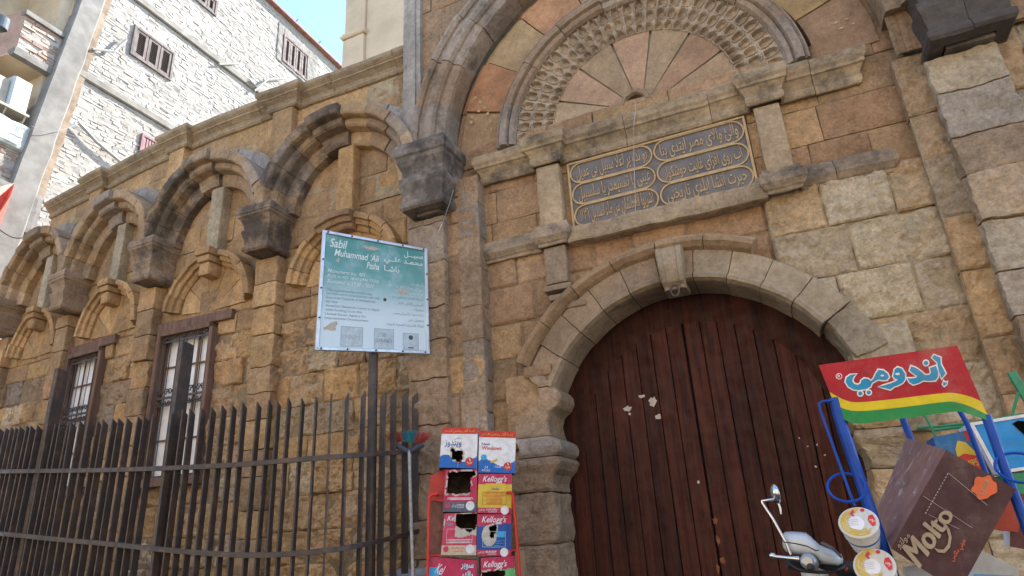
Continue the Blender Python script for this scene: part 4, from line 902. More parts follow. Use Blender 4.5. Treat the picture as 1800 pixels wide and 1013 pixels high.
# ------------------------------------------------------------------ upper storey / tower behind the cornice
TY = 3.0; xl = at(603, 60, TY)[0]; xm = at(640, 40, TY)[0]
TW = thing('stone_tower', (xl+1.6, TY+1.5, 0), 'plain pale tan plastered tower rising behind the cornice beside the sky', 'tower')
m_t = plain('smooth_tan_plaster', (.52, .41, .29), .85, bump=.25, bs=12, var=.14, vs=1.5)
mb = MB(); z1 = at(602, 62, TY)[2]
rblock(mb, xl-.0, xm, TY, TY+3, 6.9, z1-.15, (1, 1, 1, 0), .015, .012, .12); rblock(mb, xl+.02, xm, TY+.02, TY+3, z1, 13.2, (1, 1, 1, 0), .015, .012, .12); mb.build('corner_pier', m_t, TW)
mb = MB(); rblock(mb, xm+.004, xm+3.0, TY+.07, TY+3, 6.9, 13.2, (1, 1, 1, 0), .01, .01, .15); mb.build('wall', m_t, TW)
mb = MB(); sweep(mb, [(xl, TY+2.9), (xl, TY), (xm, TY), (xm, TY+.1)], [(0, z1-.15), (.03, z1-.14), (.05, z1-.11), (.05, z1-.08), (.02, z1-.05), (.02, z1-.01), (0, z1)], (1, 1, 1, 0), blk=5, amp=.003); mb.build('string_course', m_t, TW)

# ------------------------------------------------------------------ bowed iron fence
FPT = [(-260, 12.5), (-130, 10.2), (0, 8.3), (100, 7.6), (200, 7.0), (330, 6.3), (450, 5.87), (560, 5.65), (640, 5.75), (700, 6.05), (740, 6.45), (756, 6.75)]
FUP = [(-260, 835), (0, 829), (200, 826), (400, 818), (560, 805), (700, 795), (756, 789)]; FLO = [(-260, 915), (0, 938), (100, 948), (200, 957), (330, 970), (450, 976), (560, 969), (650, 955), (756, 928)]
FTP = [(-260, 757), (0, 750), (140, 739), (240, 731), (400, 710), (500, 701), (600, 690), (700, 686), (756, 692)]
ip = lambda T, x: float(np.interp(x, [a for a, b in T], [b for a, b in T]))
def sm(T):  # smooth table
    s = spline([np.array([a, b, 0.0]) for a, b in T], 6); return [(p[0], p[1]) for p in s]
FPT, FUP, FLO, FTP = sm(FPT), sm(FUP), sm(FLO), sm(FTP)
def fpos(px, tab): return atr(px, ip(tab, px), ip(FPT, px))
def on_line(U, tab):      # height at which the upright through U meets a rail line of the survey
    z = U[2]
    for _ in range(14):
        x, y = proj((U[0], U[1], z)); z += (y-ip(tab, x))*.0042
    return np.array([U[0], U[1], z])
FE = thing('iron_fence', tuple(fpos(450, FLO)*[1, 1, 0]), 'bowed dark iron railing with slant cut flat bars before the arched front', 'fence')
bx = [5, 30, 60, 85, 115, 150, 215, 245, 275, 305, 340, 380, 420, 465, 505, 550, 590, 635, 680, 725, 770, 880, 930, 985, 1035, 1090, 1150, 1210, 1270, 1340, 1400, 1460]
BX = [-245, -230, -215, -200, -186, -172, -158, -145, -132, -119, -107, -95, -83, -71, -60, -49, -38, -28, -18, -8]+[v/3.042 for v in bx]+[v for v in (496, 521, 548, 578, 610, 640, 676, 699, 718, 736, 751)]
for px in BX:
    U = fpos(px, FUP); a, b = fpos(px-6, FUP), fpos(px+6, FUP); tg = (b-a)*[1, 1, 0]; tg /= np.linalg.norm(tg); nr = np.array([-tg[1], tg[0], 0])
    zt = on_line(U, FTP)[2]; zt = zt+rng.normal(0, .006); lean = nr*rng.normal(0, .010)+tg*rng.normal(0, .010)
    mb = MB(); base = U.copy()+nr*.035; base[2] = U[2]-1.55; top = U.copy()+nr*.035+lean; top[2] = zt-.03
    bar(mb, base, top, .064, .014, nr, 0, (1, 1, 1, 0), .15, cut=-.045); mb.build('bar', M['iron'], FE)
for T_ in (FUP, FLO):
    mb = MB(); pts = [on_line(fpos(x, FUP), T_) for x in np.linspace(-250, 755, 90)]
    P = []
    for i, p in enumerate(pts):
        t = pts[min(i+1, 89)]-pts[max(i-1, 0)]; t = t*[1, 1, 0]; t /= np.linalg.norm(t); n_ = np.array([-t[1], t[0], 0])
        P.append([p-n_*.008+[0, 0, .019], p-n_*.012+[0, 0, .015], p-n_*.012-[0, 0, .02], p+n_*.002-[0, 0, .022], p+n_*.006+[0, 0, .019]])
    mb.grid(np.array(P), 0, wrap=True); mb.build('rail', M['iron'], FE)
for (xt, yt, xm_) in ((88, 650, 57), (316, 603, 283), (-150, 640, -175)):
    U = fpos(xm_, FUP); a, b = fpos(xm_-6, FUP), fpos(xm_+6, FUP); tg = (b-a)*[1, 1, 0]; tg /= np.linalg.norm(tg); nr = np.array([-tg[1], tg[0], 0]); U = U+nr*.10
    R = np.hypot(*(U-EYE)[:2]); zt = atr(xt, yt, R)[2]
    mb = MB(); bar(mb, (U[0], U[1], U[2]-1.6), (U[0], U[1], zt), .13, .05, nr, 0, (1, 1, 1, 0), .1, cut=-.02); mb.build('post', M['iron'], FE)
mb = MB(); P = []
for x in np.linspace(-255, 770, 80):
    U = fpos(x, FUP); a, b = fpos(x-6, FUP), fpos(x+6, FUP); tg = (b-a)*[1, 1, 0]; tg /= np.linalg.norm(tg); nr = np.array([-tg[1], tg[0], 0]); zt = min(U[2]-1.03, 1.6) if x > 60 else max(atr(x, 1000+max(x, -20)*.45, ip(FPT, x))[2], U[2]-1.03)
    P.append([U*[1, 1, 0]-nr*.14, U*[1, 1, 0]-nr*.14+[0, 0, zt-.02], U*[1, 1, 0]-nr*.12+[0, 0, zt], U*[1, 1, 0]+nr*.2+[0, 0, zt], U*[1, 1, 0]+nr*.2])
P = np.array(P); f = P.reshape(-1, 3); P = (f+nvec(f, 5, 3)*.01).reshape(P.shape); mb.grid(P, 0, (.46, .45, .43, 0)); mb.build('plinth', M['stone'], FE)

# ------------------------------------------------------------------ monument sign on a pole
c4 = [atr(557, 613, 5.78), atr(752, 620, 6.24), atr(570, 408, 5.78), atr(748, 440, 6.24)]
SG = thing('information_sign', tuple(atr(656, 620, 6.05)*[1, 1, 0]), 'green and white monument notice board in a metal frame on a pole', 'sign')
def sign_mat():
    t = NT('faded_green_print'); A = t.n('Attribute', attribute_name='tint'); c = A.outputs['Color']; c = t.mix(t.ramp(t.noise(5, 8, .7), .45, .75, 0, .4), c, rgb(.58, .70, .74)); c = t.mix(t.ramp(t.noise(2.3, 6, .7), .62, .75, 0, .45), c, rgb(.62, .72, .72))
    return t.out(c, .28, None, spec=.6)
FS = Frame(*c4); mb = MB(); n = 24
S, T = np.meshgrid(np.linspace(0, 1, 13), np.linspace(0, 1, n+1), indexing='ij')
g0, g1, g2 = np.array((.045, .23, .19)), np.array((.25, .46, .46)), np.array((.60, .70, .74)); tt = T.ravel()-.06*(S.ravel()-.5)
cc = np.where(tt[:, None] > .64, g0+(g1-g0)*0.35*np.clip((1-tt[:, None])/.36, 0, 1), np.where(tt[:, None] > .30, (g0+(g1-g0)*.35)+(g2-(g0+(g1-g0)*.35))*((.64-tt[:, None])/.34)**.9, g2))
mb.grid(FS.P(S, T), 0, np.c_[cc, np.zeros(len(cc))].reshape(13, n+1, 4)); mb.grid(FS.P(S, T, -.012), 0, (.3, .3, .3, 0)); pnl = mb.build('panel', sign_mat(), SG)
mb = MB(); c_ = [FS.P(a, b, .0) for a, b in ((0, 0), (1, 0), (1, 1), (0, 1))]
for i in range(4): bar(mb, c_[i]+(c_[i]-c_[(i+1) % 4])*.012, c_[(i+1) % 4]+(c_[(i+1) % 4]-c_[i])*.012, .028, .034, FS.n, 0, (1, 1, 1, 0), .2)
mb.build('frame', M['alu'], SG)
mb = MB()
for a in (.03, .25, .5, .75, .97):
    for b in (0.0, 1.0): lathe(mb, FS.P(a, b, .012), FS.n, [(.009, 0), (.009, .008), (.004, .011)], 8)
for b in (.25, .5, .75):
    for a in (0., 1.): lathe(mb, FS.P(a, b, .012), FS.n, [(.009, 0), (.009, .008), (.004, .011)], 8)
lathe(mb, FS.P(.58, .46, .0), FS.n, [(.016, 0), (.016, .006), (.006, .01)], 12); mb.build('rivet', M['iron'], SG, kind='stuff')
m_ink = plain('white_ink', (.72, .78, .76), .5, var=.1, vs=30); m_grey = plain('faded_grey_ink', (.25, .32, .36), .6, var=.3, vs=40); m_pale = plain('faded_white_ink', (.62, .72, .72), .6, var=.2, vs=40)
mb = MB(); h = .0025
L_ = [('Sabil', .055, .875, .215, .955, 'l', .0), ('Muhammad \u2018Ali', .10, .80, .52, .865, 'l', 0), ('Pasha', .40, .725, .52, .79, 'l', 0)]
for s, a, b, c, d, al, _ in L_: FS.text(mb, s, a, b, c, d, h, 0, bold=.014, shear=.25)
for s, a, b, c, d in (('سبيـــل', .77, .885, .965, .955), ('محمـد علــي', .57, .80, .965, .88), ('باشـا', .57, .715, .72, .785)): FS.text(mb, s, a, b, c, d, h, 0, bold=.014, ar=True)
mb.build('lettering', m_ink, pnl)
mb = MB()
for k, (s, w_) in enumerate((('Monument no. 401', .34), ('Built in AD 1820 (AH 1236)', .47), ('Restored in 1998 - 2001', .42))): FS.text(mb, s, .05, .645-.047*k, .05+w_, .68-.047*k, h, 0, bold=.008, shear=.25)
for k, s in enumerate(('أثر رقم ٤٠١', 'بني في سنة ١٢٣٦ هـ', 'تم الترميم سنة ١٩٩٨')): FS.text(mb, s, .60, .615-.047*k, .965, .655-.047*k, h, 0, ar=True, fit='h', align='r', bold=.008)
mb.build('lettering', m_pale, pnl)
mb = MB()
for k, (s, w_) in enumerate((('The conservation work was', .41), ('carried out in cooperation with the', .48), ('Supreme Council of Antiquities', .44), ('by the', .10), ('American Research Center in Egypt', .48), ('with funding from the', .32), ('United States Agency for', .36), ('International Development', .38))): FS.text(mb, s, .05, .485-.035*k, .05+w_, .512-.035*k, h, 0)
for k, s in enumerate(('تم هذا العمل بالتعاون مع', 'المجلس الأعلى للآثار', 'بمعرفة', 'مركز البحوث الأمريكي بمصر', 'بتمويل من', 'الوكالة الأمريكية للتنمية الدولية')): FS.text(mb, s, .60, .475-.05*k, .965, .51-.05*k, h, 0, ar=True, fit='h', align='r')
FS.text(mb, 'USAID', .51, .075, .65, .105, h+.002, 0, bold=.02)
mb.build('lettering', m_grey, pnl)
for k, (a, b, c, d) in enumerate(((.19, .025, .385, .195), (.485, .02, .67, .195), (.755, .02, .91, .17))):
    mb = MB(); FS.rect(mb, a, b, c, d, .0012, 0); FS.ring(mb, a, b, c, d, .006, .0018, 1)
    if k == 2: FS.disc(mb, (a+c)/2, b+.11, .022, .0022, 2); FS.rect(mb, a+.05, b+.012, c-.05, b+.022, .0022, 2)
    if k == 1: FS.disc(mb, (a+c)/2, b+.12, .022, .0018, 1)
    if k == 0: FS.text(mb, 'MVM', a+.04, b+.06, c-.03, b+.10, .002, 1)
    mb.build('logo_plate', [plain('grey_logo_plate', (.46, .55, .6), .5, var=.15, vs=20), plain('plate_line', (.36, .43, .47), .5), plain('dark_emblem', (.05, .07, .09), .5)], pnl)
mb = MB(); FS.poly(mb, [(.04, .175), (.06, .18), (.10, .215), (.15, .235), (.16, .21), (.14, .18), (.15, .16), (.11, .15), (.08, .16), (.05, .155)], .0026); FS.poly(mb, [(.35, .93), (.47, .945), (.52, .93), (.47, .905), (.40, .908)], .0015); FS.poly(mb, [(.115, .76), (.14, .79), (.15, .78), (.14, .74)], .0015); FS.poly(mb, [(.70, .55), (.73, .585), (.77, .57), (.82, .565), (.80, .54), (.75, .525)], .0026)
mb.build('torn_sticker', M['paper'], pnl)
pb = atr(656, 622, 6.06); mb = MB(); tube(mb, [(pb[0]+.02, pb[1], 0), (pb[0], pb[1], pb[2]+.4), (pb[0], pb[1], pb[2]+.75)], .043, 14); mb.build('pole', M['iron'], SG)

# ------------------------------------------------------------------ broom leaning on the rail
hp = [atr(727, 1040, 5.75), atr(719, 792, 6.1)]
BR = thing('broom', tuple(hp[0]), 'upturned broom with red and teal bristles leaning on the fence end', 'broom')
dz = (hp[1]-hp[0])/np.linalg.norm(hp[1]-hp[0]); g0_ = hp[0]-dz*(hp[0][2]/dz[2])
mb = MB(); tube(mb, [g0_, hp[1]], .014, 10); mb.build('handle', plain('scuffed_pale_handle', (.42, .43, .42), .5, var=.3, vs=25), BR)
bc = hp[1]; L0, L1 = atr(692, 779, 6.1), atr(744, 781, 6.1)
mb = MB(); tube(mb, spline([L0, (L0+bc)/2+[0, 0, -.012], bc+[0, 0, -.01], (L1+bc)/2+[0, 0, -.005], L1], 4), .016, 8, sy=1.6); mb.build('brush_block', plain('dark_plastic', (.05, .055, .075), .4), BR)
mb = MB(); nb = 420; ax = (L1-L0)
for k in range(nb):
    t = rng.random(); p0 = L0+ax*t+np.array([0, rng.uniform(-.03, .03), .012]); d = np.array([(t-.5)*.17+rng.normal(0, .012), rng.normal(0, .03), .105-.03*abs(t-.5)*2+rng.normal(0, .006)])
    m_ = 1 if .36 < t+rng.normal(0, .03) < .72 else 0
    mid = p0+d*.5+np.array([(t-.5)*.02, 0, .008]); mb.add([p0-[.0014, 0, 0], p0+[.0014, 0, 0], mid+[.0014, 0, 0], mid-[.0014, 0, 0], p0+d+[.001, 0, 0], p0+d-[.001, 0, 0]], [(0, 1, 2, 3), (3, 2, 4, 5)], m_)
mb.build('bristles', [plain('red_bristle', (.45, .06, .045), .5), plain('teal_bristle', (.02, .22, .28), .5)], BR, kind='stuff')
# ------------------------------------------------------------------ red rack with snack cartons
BY = -.75
RC = at(840, 880, BY); RN = np.array([math.sin(math.radians(29)), -math.cos(math.radians(29)), 0.0])
def atp(px, py, off=0.0):
    r = ray(px, py); return EYE + r*((RC-RN*off-EYE).dot(RN)/r.dot(RN))
INK = {}
def ink(name, c, r=.5):
    """print on card or sheet: uneven, scuffed and dusty"""
    if name not in INK:
        t = NT(name); k = t.ramp(t.noise(16, 6, .65), .25, .75, .84, 1.14); o = t.mix(1.0, rgb(*c), t.n('CombineXYZ', {0: k, 1: k, 2: k}).outputs[0], 'MULTIPLY')
        o = t.mix(t.ramp(t.noise(7, 9, .75), .48, .78, 0, .38), o, rgb(.30, .27, .235)); o = t.mix(t.ramp(t.noise(60, 5, .8), .64, .74, 0, .35), o, rgb(.45, .43, .41))
        INK[name] = t.out(o, t.ramp(t.noise(11, 5), .3, .7, r-.1, min(1, r+.25)), t.bump(t.noise(9, 4), .25, .012), spec=.25)
    return INK[name]
i_white, i_red, i_blue, i_mag, i_yel = ink('carton_white', (.72, .72, .75)), ink('carton_red', (.58, .045, .04)), ink('carton_blue', (.02, .14, .48)), ink('carton_magenta', (.48, .035, .095)), ink('carton_yellow', (.62, .46, .06))
i_dkb, i_grn, i_gry, i_crm, i_blk, i_pnk = ink('carton_deep_blue', (.025, .075, .30)), ink('carton_green', (.12, .45, .16)), ink('carton_slate', (.10, .12, .17)), ink('carton_cream', (.58, .46, .33)), ink('carton_black', (.02, .02, .022)), ink('carton_pink', (.52, .06, .12))
INK['carton_black'] = plain('carton_black', (.006, .006, .006), 1., var=.1, spec=0.)
i_blk = INK['carton_black']
i_brd, i_torn, i_teal = ink('hole_shade_cardboard', (.035, .024, .017), .95), ink('torn_cardboard', (.50, .46, .40), .9), ink('carton_sky', (.05, .36, .66))  # inside cardboard coloured near black to paint the shade within the holes
MATS = [i_white, i_red, i_blue, i_mag, i_yel, i_dkb, i_grn, i_gry, i_crm, i_blk, i_pnk, i_brd, i_torn, i_teal]
WH, RD, BL, MG, YL, DB, GR, GY, CR, BK, PK, BD, TN, TE = range(14)
def holed(poly, jag=.02, seed=0):
    q = np.array(poly); 
    def f(S, T):
        s = S+jag*fbm(np.c_[S.ravel()*14, T.ravel()*14, np.full(S.size, seed)], 1, 3).reshape(S.shape)*2; t = T+jag*fbm(np.c_[S.ravel()*14, T.ravel()*14, np.full(S.size, seed+9.5)], 1, 3).reshape(S.shape)*2
        ins = np.zeros(S.shape, bool); n = len(q)
        for i in range(n):
            (x1, y1), (x2, y2) = q[i], q[(i+1) % n]; ins ^= ((y1 > t) != (y2 > t)) & (s < (x2-x1)*(t-y1)/(y2-y1+1e-12)+x1)
        return ins
    return f
def carton(px, label, face, hole=None, hole2=None, side=MG, depth=.24, deco=None, group='snack cartons stacked on the red rack', name='snack_carton', Y=BY, n=44, lip=None, top=None):
    bl, br, tl, tr = [atp(x, y) for x, y in px]; F = Frame(bl, br, tl, tr)
    if F.n.dot(RN) < 0: F.n = -F.n
    o = thing(name, tuple((bl+br)/2), label, 'carton', group)
    e = np.linspace(0, 1, n+1); S, T = np.meshgrid(e, e, indexing='ij'); P = F.P(S, T); f = P.reshape(-1, 3)
    P = (f+np.array(F.n)[None]*(fbm(f, 7, 2)*.006)[:, None]).reshape(P.shape)
    mS, mT = np.meshgrid((e[1:]+e[:-1])/2, (e[1:]+e[:-1])/2, indexing='ij'); mt = face(mS, mT); K = np.ones(mS.shape, bool)
    if hole:
        h = hole(mS, mT); K &= ~h; rim = np.zeros_like(h)
        for dx in range(-2, 3):
            for dy in range(-2, 3):
                if abs(dx)+abs(dy) <= 2: rim |= np.roll(np.roll(h, dx, 0), dy, 1)
        rim &= ~h & (fbm(np.c_[mS.ravel()*9, mT.ravel()*9, np.zeros(mS.size)], 1, 2).reshape(mS.shape) > -.12); mt = np.where(rim, TN, mt)
    if lip is not None: mt = np.where(lip(mS, mT), TN, mt)
    mb = MB(); fl = mt[K].astype(int).tolist(); mb.grid(P, fl, keep=K); b = mb.build('front_panel', MATS, o)
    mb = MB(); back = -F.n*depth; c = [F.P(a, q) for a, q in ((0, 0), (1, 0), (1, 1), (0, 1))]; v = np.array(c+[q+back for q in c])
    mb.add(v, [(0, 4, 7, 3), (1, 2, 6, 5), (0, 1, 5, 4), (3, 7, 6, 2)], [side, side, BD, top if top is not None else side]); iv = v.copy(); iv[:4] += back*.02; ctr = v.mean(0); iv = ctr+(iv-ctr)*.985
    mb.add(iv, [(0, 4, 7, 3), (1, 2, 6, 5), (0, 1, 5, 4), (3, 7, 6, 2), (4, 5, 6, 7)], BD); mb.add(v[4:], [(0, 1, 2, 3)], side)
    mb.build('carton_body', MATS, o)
    if hole:
        r2 = np.random.default_rng(len(label)); 
        for k in range(5):
            a0 = .12+.16*k+r2.uniform(-.03, .03); hh_ = r2.uniform(.14, .34); p0 = F.P(a0, .03, -.05-.03*(k % 2)); p1 = F.P(a0+.03, hh_, -.07-.03*(k % 2)); mb = MB(); bar(mb, p0, p1, .055, .02, F.c[1]-F.c[0], 0, (1, 1, 1, 0), .3)
            mb.V[-1] += nvec(mb.V[-1], 25, 2)*.006; mb.build('packet', [MATS[(RD, GR, TE, CR, MG, YL)[(k+len(label)) % 6]]], o)
    if deco:
        mb = MB(); deco(F, mb); mb.build('print', MATS, b)
    return o, F
def A_(*l):
    def f(S, T):
        m = np.full(S.shape, l[0])
        for cond, k in l[1:]: m = np.where(cond(S, T), k, m)
        return m
    return f
wave = lambda S, T: T < .24+.08*np.sin(S*6.5+.5)
sticker = lambda F, mb, x=.80, y=.16: (F.disc(mb, x, y, .115, .002, RD), F.text(mb, '١', x-.025, y+.02, x+.025, y+.085, .003, WH, bold=.02), F.text(mb, 'جنيه', x-.07, y-.06, x+.07, y+.01, .003, WH, ar=True, bold=.015))
def headband(F, mb):
    F.text(mb, 'كمية أكتر وبنفس السعر', .08, .875, .92, .965, .002, YL, ar=True, bold=.012)
def d1(F, mb):
    headband(F, mb); F.text(mb, 'ويندوز', .10, .50, .56, .68, .002, DB, ar=True, bold=.03); F.text(mb, 'ساقص', .36, .70, .56, .76, .002, DB, ar=True); sticker(F, mb)
def d2(F, mb):
    headband(F, mb); F.text(mb, 'New', .08, .65, .30, .71, .002, DB, bold=.03); F.text(mb, 'Windows', .08, .54, .62, .63, .002, RD, bold=.03); sticker(F, mb); F.disc(mb, .14, .36, .08, .002, TE); F.poly(mb, [(.32, .22), (.50, .28), (.52, .34), (.34, .28)], .002, YL); F.text(mb, '24', .16, .10, .26, .16, .002, WH); F.text(mb, 'PACKS', .10, .03, .32, .08, .002, WH, bold=.02); F.text(mb, 'Cheese', .44, .12, .62, .17, .002, WH, shear=.2)
kel = lambda F, mb, a=.16, b=.82, c=.90, d=.93, k=WH: F.text(mb, "Kellogg's", a-.03, c-.15, b+.03, d+.02, .002, k, bold=.012, shear=.35)
def strip(F, mb, s, ar, x=.10, w=.32):
    F.text(mb, s, x+.16, .065, x+.16+w, .115, .002, WH, bold=.03); F.text(mb, 'FLAVOR', x+.22, .02, x+.16+w, .05, .002, WH, bold=.02); F.text(mb, ar, x-.06, .025, x+.12, .11, .002, WH, ar=True, bold=.015)
def lines(F, mb, a, b, c, d, n, k):
    F.ring(mb, a, b, c, d, .008, .0015, k); 
    for j in range(n):
        y = b+(d-b)*(j+.5)/n; u = rng.uniform(.02, .12); F.rect(mb, a+u, y-.006, c-u, y+.006, .0015, k)
def d3(F, mb): F.ring(mb, .10, .26, .90, .40, .006, .0015, PK); lines(F, mb, .12, .28, .88, .33, 2, WH); F.disc(mb, .13, .14, .08, .002, PK); F.disc(mb, .80, .14, .13, .002, WH); F.text(mb, 'KEBAB', .42, .14, .62, .18, .002, WH, bold=.03); F.text(mb, 'FLAVOR', .42, .09, .62, .125, .002, WH, bold=.02); F.text(mb, 'نكهة الكباب', .24, .08, .40, .19, .002, WH, ar=True)
def d4(F, mb): kel(F, mb); F.text(mb, 'Noodles', .40, .58, .62, .65, .002, DB, shear=.2); lines(F, mb, .14, .22, .84, .54, 9, ink_i); strip(F, mb, 'CHICKEN', 'نكهة الفراخ'); F.disc(mb, .80, .08, .12, .0025, WH)
ink_i = RD
def d5(F, mb): F.text(mb, 'Ke', .10, .82, .32, .94, .002, WH, bold=.022, shear=.35); F.text(mb, 'Noo', .10, .70, .30, .78, .002, TE, bold=.02); F.ring(mb, .12, .28, .88, .62, .007, .0015, WH); lines(F, mb, .14, .29, .86, .37, 2, WH); F.disc(mb, .13, .14, .08, .002, PK); F.disc(mb, .82, .14, .12, .002, WH); F.text(mb, 'FLAVOR', .30, .15, .66, .18, .002, RD, bold=.02); F.text(mb, 'نكهة الجمبري', .36, .06, .62, .13, .002, RD, ar=True)
def d6(F, mb): kel(F, mb); F.ring(mb, .16, .20, .84, .58, .007, .0015, WH); lines(F, mb, .2, .22, .8, .36, 3, TE); F.rect(mb, .58, .44, .82, .58, .0015, TE); strip(F, mb, 'BEEF', 'نكهة اللحم'); F.disc(mb, .80, .08, .12, .0025, WH)
def d7(F, mb): F.text(mb, 'Kel', .14, .58, .32, .84, .002, WH, bold=.022, shear=.35, rot=-18); F.text(mb, 'Noo', .12, .42, .24, .52, .002, BL, bold=.02); F.text(mb, 'سوبر', .66, .74, .93, .90, .002, TE, ar=True, bold=.05); F.text(mb, 'سوبر', .66, .74, .93, .90, .003, WH, ar=True, bold=.012); F.text(mb, 'باك', .70, .50, .92, .72, .002, TE, ar=True, bold=.05); F.text(mb, 'باك', .70, .50, .92, .72, .003, WH, ar=True, bold=.012)
def d8(F, mb): kel(F, mb, .10, .74, .86, .89)
wnd = A_(WH, (wave, BL), (lambda S, T: T > .845, RD))
carton([(772, 822), (838, 824), (777, 752), (840, 752)], 'white and blue snack carton with a small torn corner, topmost of the left stack', wnd, holed([(.30, .30), (.28, .52), (.42, .44), (.62, .40), (.58, .05), (.44, .16), (.33, .24)], .03, 1), side=WH, deco=d1, top=WH)
carton([(841, 831), (905, 832), (842, 757), (907, 759)], 'intact white and blue snack carton, topmost of the right stack', wnd, None, side=WH, deco=d2, top=WH)
carton([(778, 900), (838, 900), (783, 826), (839, 825)], 'magenta noodle carton with a huge black torn hole and grey foot band', A_(MG, (lambda S, T: T < .235, GY)), holed([(.08, .42), (.10, .94), (.95, .96), (.93, .86), (.80, .80), (.80, .46), (.60, .42)], .02, 2), deco=d3)
carton([(839, 902), (899, 903), (841, 833), (900, 833)], 'yellow and magenta noodle carton in the right stack, chicken flavour', A_(YL, (lambda S, T: T < .145, MG), (lambda S, T: T > .72+.03*np.sin(S*3), MG)), None, deco=d4)
carton([(775, 976), (837, 976), (781, 903), (838, 901)], 'pink noodle carton with a torn top hole and cream foot band', A_(PK, (lambda S, T: T < .235, CR)), holed([(.38, .68), (.36, .97), (.99, .98), (.99, .62), (.80, .52), (.60, .62)], .02, 3), deco=d5, lip=lambda S, T: (T < .64+.05*np.sin(S*20)) & (T > .44+.03*np.sin(S*9)) & (S > .36))
carton([(838, 977), (898, 977), (839, 904), (899, 904)], 'deep blue and magenta noodle carton with a ragged hole, beef flavour', A_(DB, (lambda S, T: T < .14, MG), (lambda S, T: T > .70+.08*S, MG)), holed([(.36, .44), (.36, .70), (.52, .74), (.58, .60), (.52, .46), (.46, .40)], .04, 4), deco=d6, lip=lambda S, T: (np.hypot((S-.36)/.22, (T-.48)/.26) < 1) & (S < .58))
carton([(750, 1052), (838, 1056), (757, 979), (838, 985)], 'wide magenta super pack carton ripped open at the bottom of the left stack', A_(MG, (lambda S, T: (S < .20) & (T < .75), TE), (lambda S, T: (S < .28) & (T < .38), YL)), holed([(.24, .05), (.24, .42), (.40, .48), (.62, .42), (.60, .05)], .03, 5), deco=d7)
carton([(846, 1052), (908, 1052), (845, 981), (904, 977)], 'magenta and green noodle carton ripped open at the bottom of the right stack', A_(MG, (lambda S, T: (T < .60+.12*S), GR)), holed([(.0, .30), (.02, .62), (.40, .66), (.70, .66), (.66, .30)], .03, 6), deco=d8)
# the rack itself
RK = thing('display_rack', tuple(atp(830, 1013)*[1, 1, 0]), 'red wire rack carrying the stacked snack cartons beside the gate', 'rack')
m_red = plain('red_enamel_tube', (.55, .025, .02), .35, var=.1)
for px in (([(750, 1060), (753, 960), (754, 885), (757, 872), (768, 868)], [(916, 1060), (910, 965), (903, 885), (900, 868), (893, 866)])):
    mb = MB(); q = [atp(x, y, -.03) for x, y in px]; s = spline(q, 6); q0 = q[0].copy(); q0[2] = 0
    tube(mb, [q0]+s+[s[-1]-RN*.25], .012, 8); tube(mb, [q0-RN*.32, s[-1]-RN*.27], .011, 8); mb.build('side_frame', m_red, RK)
mb = MB(); a, b = atp(748, 978), atp(912, 978)
for z in (a[2]-.0, a[2]-.42, a[2]-.84):
    for k in range(5): o_ = -RN*(.06*k+.01); tube(mb, [(a[0]+o_[0], a[1]+o_[1], z), (b[0]+o_[0], b[1]+o_[1], z)], .006, 6)
mb.build('shelf', m_red, RK)
mb = MB(); p = [atp(x, y, .12) for x, y in ((752, 878), (786, 884), (788, 822), (757, 836))]; v = p+[q-RN*.012 for q in p]; mb.add(v, [(0, 1, 2, 3), (4, 5, 6, 7)]+[(i, (i+1) % 4, 4+(i+1) % 4, 4+i) for i in range(4)]); mb.build('back_plate', plain('red_back_plate', (.42, .02, .025), .35), RK)
p = [atp(x, y, .2) for x, y in ((752, 975), (785, 975), (757, 880), (785, 880))]; mb = MB(); F = Frame(*p); v = [F.P(a, b) for a, b in ((0, 0), (1, 0), (1, 1), (0, 1))]; mb.add(v+[q-RN*.05 for q in v], [(0, 1, 2, 3), (4, 5, 6, 7), (0, 3, 7, 4), (3, 2, 6, 7), (0, 1, 5, 4), (1, 2, 6, 5)]); o = mb.build('plastic_crate', plain('dusty_maroon_wrap', (.17, .06, .055), .35, var=.4, vs=14), None); tag(o, 'dusty maroon wrapped pack squeezed behind the left carton stack', 'pack'); origin_to(o, v[0])
p = [atp(x, y, .1) for x, y in ((903, 1060), (925, 1060), (905, 968), (922, 968))]; mb = MB(); F = Frame(*p); v = [F.P(a, b) for a, b in ((0, 0), (1, 0), (1, 1), (0, 1))]; mb.add(v+[q-RN*.25 for q in v], [(0, 1, 2, 3), (4, 5, 6, 7), (0, 3, 7, 4), (3, 2, 6, 7), (0, 1, 5, 4), (1, 2, 6, 5)]); o = mb.build('cardboard_box', plain('brown_cardboard', (.30, .20, .12), .9), None); tag(o, 'plain brown cardboard box edge behind the right rack post', 'box'); origin_to(o, v[0])

# ------------------------------------------------------------------ blue noodle rack in the right foreground
RY = -3.2
i_lred, i_lblue, i_lgreen, i_lyel = ink('sign_red', (.36, .007, .022), .3), ink('sign_cyan', (.012, .24, .46), .3), ink('sign_green', (.01, .22, .06), .3), ink('sign_yellow', (.60, .47, .015), .3)
S4 = [(1470, 745), (1738, 738), (1440, 642), (1683, 607)]
bk = thing('noodle_rack', tuple(at(1600, 1013, RY)*[1, 1, 0]), 'blue wire display rack topped by a red, yellow and green noodle sign', 'rack')
PZ = lambda x, y, h=0.0: at(1430+x/5.625, 595+y/5.625, RY-h)
def zl(pts, ss): 
    p = np.array(pts, float); d = np.r_[0, np.cumsum(np.hypot(*np.diff(p, axis=0).T))]; d /= d[-1]; s2 = spline([np.array([a, b, 0.]) for a, b in pts], 6); s2 = np.array(s2); d = np.r_[0, np.cumsum(np.hypot(*np.diff(s2[:, :2], axis=0).T))]; d /= d[-1]
    return [(np.interp(q, d, s2[:, 0]), np.interp(q, d, s2[:, 1])) for q in ss]
ss = np.linspace(0, 1, 49)
